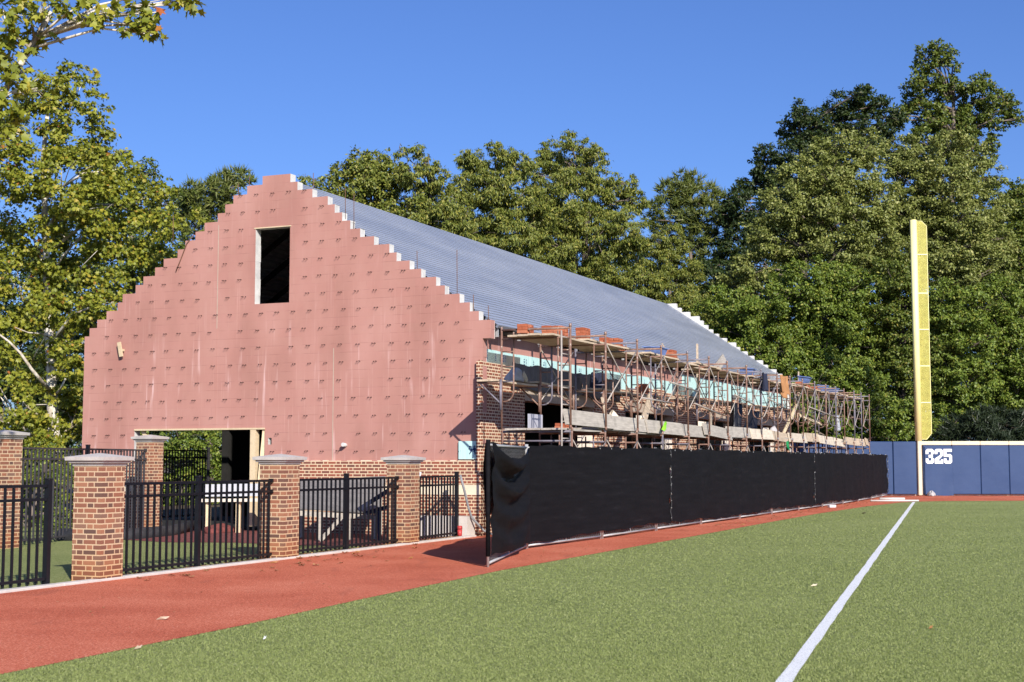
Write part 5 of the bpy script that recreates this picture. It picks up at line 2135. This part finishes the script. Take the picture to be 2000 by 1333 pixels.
tree('oak_tree', 'dark oak standing far behind the sycamore trunk', GT, 60, 66, [(-20, 500, 80), (60, 560, 80), (150, 600, 70), (40, 680, 90), (130, 740, 80), (20, 820, 90), (120, 860, 80), (220, 620, 70)], 0.26, 'leaf_dark', 'diamond', 0.9, 0.2, 0.3, seed=9)
# row behind the roof
tree('hickory_tree', 'small olive tree peeping over the stepped gable beside its peak', GT, 600, 56, [(597, 350, 12), (610, 362, 14), (600, 380, 18), (630, 390, 22), (640, 420, 30)], 0.24, 'leaf_hick', 'long', 1.2, 0.8, 0.12, seed=10)
tree('hickory_tree', 'rounded green tree behind the top end of the metal roof', GT, 690, 62, [(700, 318, 28), (735, 312, 28), (672, 340, 26), (642, 362, 22), (715, 350, 40), (760, 345, 34), (680, 385, 40), (745, 390, 46), (800, 420, 46), (720, 430, 40), (780, 460, 44)], 0.24, 'leaf_hick', 'diamond', 1.0, 0.5, 0.22, seed=11, fill=1)
tree('hickory_tree', 'thin topped tree with bare twigs standing behind the metal roof', GT, 830, 62, [(815, 290, 13), (783, 300, 14), (825, 310, 20), (800, 335, 30), (845, 345, 30), (770, 350, 24), (830, 390, 42), (885, 390, 30), (870, 430, 46), (810, 440, 40), (900, 470, 44), (850, 480, 40)], 0.27, 'leaf_hick', 'long', 1.15, 0.9, 0.2, seed=12, twigs=10, fill=1)
tree('hickory_tree', 'broad drooping hickory behind the middle of the metal roof', GT, 960, 68, [(965, 290, 18), (915, 310, 26), (940, 330, 34), (990, 305, 24), (1010, 325, 28), (960, 370, 46), (905, 365, 30), (1010, 390, 50), (930, 430, 50), (990, 460, 56), (1040, 440, 44), (950, 500, 44), (1020, 520, 50)], 0.28, 'leaf_hick', 'long', 1.25, 0.9, 0.26, seed=13, fill=1)
tree('hickory_tree', 'tallest drooping hickory behind the roof, domed top against the sky', GT, 1120, 73, [(1110, 272, 18), (1140, 292, 24), (1075, 300, 28), (1170, 300, 16), (1120, 320, 42), (1060, 345, 40), (1165, 345, 36), (1110, 390, 56), (1180, 400, 44), (1050, 410, 44), (1225, 360, 22), (1240, 390, 24), (1160, 460, 58), (1220, 445, 44), (1090, 480, 54), (1240, 490, 36), (1180, 530, 54), (1120, 550, 46), (1245, 550, 40)], 0.28, 'leaf_hick', 'long', 1.25, 0.9, 0.3, seed=14, fill=1)
tree('hickory_tree', 'lower hickory behind the far end of the roof before the pine', GT, 1300, 77, [(1310, 455, 24), (1285, 475, 26), (1325, 480, 26), (1300, 515, 38), (1340, 530, 30), (1270, 550, 34), (1310, 575, 44), (1350, 590, 36), (1280, 600, 34), (1340, 640, 40), (1390, 650, 40)], 0.25, 'leaf_hick', 'long', 1.2, 0.8, 0.18, seed=15, fill=1)
tree('pine_tree', 'tall rounded pine in the gap of sky beyond the roof', GT, 1345, 94, [(1325, 355, 20), (1355, 358, 20), (1300, 375, 20), (1385, 375, 18), (1340, 385, 28), (1410, 395, 18), (1280, 405, 18), (1310, 415, 24), (1375, 410, 26), (1345, 430, 26), (1270, 430, 14), (1410, 425, 22), (1290, 450, 18), (1365, 455, 26), (1400, 470, 22), (1350, 490, 24), (1385, 510, 26), (1430, 440, 18)], 0.42, 'leaf_pine', 'needle', 1.1, 0, 0.32, seed=16)
# big mass beyond the outfield wall
tree('oak_tree', 'tall dark tree at the edge of the woods, beside the pine', GT, 1580, 92, [(1565, 225, 26), (1545, 250, 24), (1600, 240, 30), (1640, 205, 28), (1682, 180, 18), (1690, 200, 26), (1720, 205, 22), (1660, 235, 36), (1590, 280, 44), (1545, 300, 34), (1492, 300, 20), (1500, 330, 32), (1470, 360, 26), (1530, 350, 44), (1440, 385, 26), (1470, 410, 40), (1420, 420, 24), (1450, 470, 44), (1520, 440, 56), (1620, 320, 50), (1700, 260, 44), (1740, 230, 28), (1420, 520, 44), (1590, 400, 60), (1500, 540, 60)], 0.32, 'leaf_dark', 'diamond', 1.1, 0.2, 0.4, seed=17, fill=0.7)
tree('oak_tree', 'tallest oak beyond the foul pole with spreading boughs in the sky', GT, 1860, 96, [(1830, 92, 16), (1812, 118, 22), (1848, 108, 20), (1795, 102, 12), (1862, 130, 14), (1788, 160, 20), (1815, 160, 26), (1850, 170, 26), (1790, 195, 22), (1900, 165, 22), (1920, 158, 18), (1930, 190, 26), (1960, 195, 22), (1978, 215, 18), (1990, 235, 10), (1860, 215, 34), (1900, 225, 34), (1820, 230, 32), (1775, 205, 16), (1760, 225, 18), (1945, 235, 26), (1860, 260, 40), (1910, 275, 28), (1940, 280, 12), (1935, 300, 14), (1800, 280, 40), (1940, 360, 20)], 0.34, 'leaf_oak', 'diamond', 1.1, 0.2, 0.42, seed=18, fill=0.7)
tree('maple_tree', 'broad olive maple in front of the dark tall tree', GT, 1620, 76, [(1590, 310, 40), (1640, 285, 34), (1690, 290, 40), (1560, 350, 40), (1620, 350, 50), (1680, 350, 50), (1530, 400, 44), (1600, 410, 56), (1670, 420, 60), (1720, 390, 44), (1500, 460, 44), (1560, 470, 50), (1640, 490, 60), (1710, 470, 50), (1470, 520, 40), (1440, 560, 40)], 0.25, 'leaf_olive', 'diamond', 1.15, 0.2, 0.3, seed=19, fill=1)
tree('maple_tree', 'broad olive maple right behind the foul pole'.replace('right ', ''), GT, 1840, 78, [(1760, 300, 40), (1800, 310, 46), (1850, 290, 40), (1890, 310, 44), (1920, 350, 40), (1780, 360, 50), (1850, 360, 56), (1930, 410, 44), (1880, 420, 60), (1800, 430, 56), (1760, 420, 40), (1940, 470, 48), (1860, 490, 60), (1790, 500, 50), (1910, 540, 56)], 0.25, 'leaf_olive', 'diamond', 1.15, 0.2, 0.3, seed=20, fill=1)
tree('oak_tree', 'dark green oak at the photo edge beyond the foul pole', GT, 2010, 84, [(1985, 375, 24), (2010, 390, 34), (1965, 400, 22), (1990, 430, 44), (2040, 450, 60), (1975, 480, 44), (2000, 540, 56), (2060, 560, 70), (1990, 610, 50)], 0.3, 'leaf_oak', 'diamond', 1.1, 0.2, 0.35, seed=21, fill=0.5)
for k, (lab, cxp, D, bl, mt) in enumerate([
        ('bright green maple bulging out over the far scaffold end', 1470, 72, [(1400, 600, 40), (1450, 610, 44), (1430, 650, 40), (1500, 590, 44), (1490, 640, 48), (1540, 620, 44), (1460, 700, 44), (1520, 690, 48), (1560, 670, 40), (1500, 745, 44), (1550, 735, 40)], 'leaf_green'),
        ('yellow tinged maple standing halfway between scaffold end and foul pole', 1620, 73, [(1570, 540, 44), (1620, 550, 44), (1600, 590, 44), (1660, 570, 48), (1640, 620, 50), (1600, 650, 44), (1690, 630, 44), (1660, 680, 50), (1610, 710, 48), (1700, 700, 44)], 'leaf_green'),
        ('low leafy maple over the far end of the black screen', 1640, 69, [(1590, 760, 40), (1640, 750, 46), (1690, 760, 44), (1560, 800, 36), (1610, 810, 40), (1660, 815, 44), (1720, 800, 44), (1570, 850, 34), (1640, 860, 36), (1700, 860, 36), (1520, 830, 36), (1750, 850, 30)], 'leaf_green'),
        ('deep green maple immediately behind the foul pole', 1760, 72, [(1740, 540, 44), (1770, 590, 48), (1730, 620, 44), (1800, 560, 44), (1760, 660, 50), (1810, 630, 44), (1780, 720, 48), (1740, 740, 44), (1820, 700, 44), (1790, 790, 44), (1770, 840, 36), (1830, 770, 40)], 'leaf_oak'),
        ('wide bright maple past the foul pole above the numbered banner', 1870, 71, [(1840, 590, 44), (1880, 610, 48), (1920, 600, 44), (1860, 660, 48), (1910, 670, 50), (1850, 720, 44), (1900, 740, 48), (1950, 640, 44), (1830, 830, 36), (1880, 790, 40)], 'leaf_green'),
        ('bright maple at the photo edge above the blue wall', 1970, 72, [(1960, 580, 48), (2000, 620, 50), (1970, 680, 50), (2020, 700, 56), (1950, 720, 44), (1990, 760, 50), (2040, 790, 56), (1950, 790, 36)], 'leaf_green'),
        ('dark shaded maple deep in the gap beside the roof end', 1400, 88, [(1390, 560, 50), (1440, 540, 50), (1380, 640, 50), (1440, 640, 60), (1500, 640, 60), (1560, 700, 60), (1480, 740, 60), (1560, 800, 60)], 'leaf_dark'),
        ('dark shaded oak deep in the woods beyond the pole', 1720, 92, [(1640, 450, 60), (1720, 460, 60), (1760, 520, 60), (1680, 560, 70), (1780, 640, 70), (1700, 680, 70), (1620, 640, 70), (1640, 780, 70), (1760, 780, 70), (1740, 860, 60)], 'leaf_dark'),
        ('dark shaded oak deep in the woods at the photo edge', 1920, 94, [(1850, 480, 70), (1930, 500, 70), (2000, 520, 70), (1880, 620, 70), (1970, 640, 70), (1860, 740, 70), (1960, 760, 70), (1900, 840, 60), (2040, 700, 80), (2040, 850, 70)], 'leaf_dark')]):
    tree('oak_tree' if mt == 'leaf_dark' else 'maple_tree', lab, GT, cxp, D, bl, 0.24 if mt != 'leaf_dark' else 0.32, mt, 'diamond', 1.1, 0.25, 0.2, seed=30 + k, fill=0.8)
tree('cedar_tree', 'low dark cedar spreading over the top of the blue wall', GT, 1920, 67.5, [(1870, 835, 26), (1910, 825, 30), (1950, 825, 30), (1990, 835, 30), (1850, 850, 20), (1890, 855, 26), (1940, 860, 30), (1980, 870, 30), (2020, 850, 36), (1920, 890, 40), (1980, 900, 40)], 0.28, 'leaf_cedar', 'needle', 1.2, 0.1, 0.14, seed=50)
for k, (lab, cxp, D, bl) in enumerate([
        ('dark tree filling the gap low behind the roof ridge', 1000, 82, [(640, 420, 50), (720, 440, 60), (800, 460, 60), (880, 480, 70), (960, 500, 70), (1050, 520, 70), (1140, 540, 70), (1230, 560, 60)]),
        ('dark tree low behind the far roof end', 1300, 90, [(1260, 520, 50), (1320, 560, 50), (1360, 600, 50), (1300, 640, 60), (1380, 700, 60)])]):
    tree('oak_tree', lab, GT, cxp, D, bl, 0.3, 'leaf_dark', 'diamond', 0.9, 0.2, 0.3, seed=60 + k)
for k, (lab, cxp, D, bl, mt) in enumerate([
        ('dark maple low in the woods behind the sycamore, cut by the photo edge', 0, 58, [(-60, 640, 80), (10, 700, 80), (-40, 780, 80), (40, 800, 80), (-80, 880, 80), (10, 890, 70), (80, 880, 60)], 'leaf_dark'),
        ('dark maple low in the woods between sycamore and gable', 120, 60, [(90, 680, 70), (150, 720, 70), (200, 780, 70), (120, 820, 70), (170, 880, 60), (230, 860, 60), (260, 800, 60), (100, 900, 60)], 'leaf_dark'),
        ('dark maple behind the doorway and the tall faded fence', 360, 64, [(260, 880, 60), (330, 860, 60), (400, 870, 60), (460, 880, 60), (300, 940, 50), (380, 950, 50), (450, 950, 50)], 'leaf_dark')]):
    tree('maple_tree', lab, GT, cxp, D, bl, 0.28, mt, 'diamond', 1.0, 0.25, 0.25, seed=80 + k)
print('LEAVES', LEAVES[0])
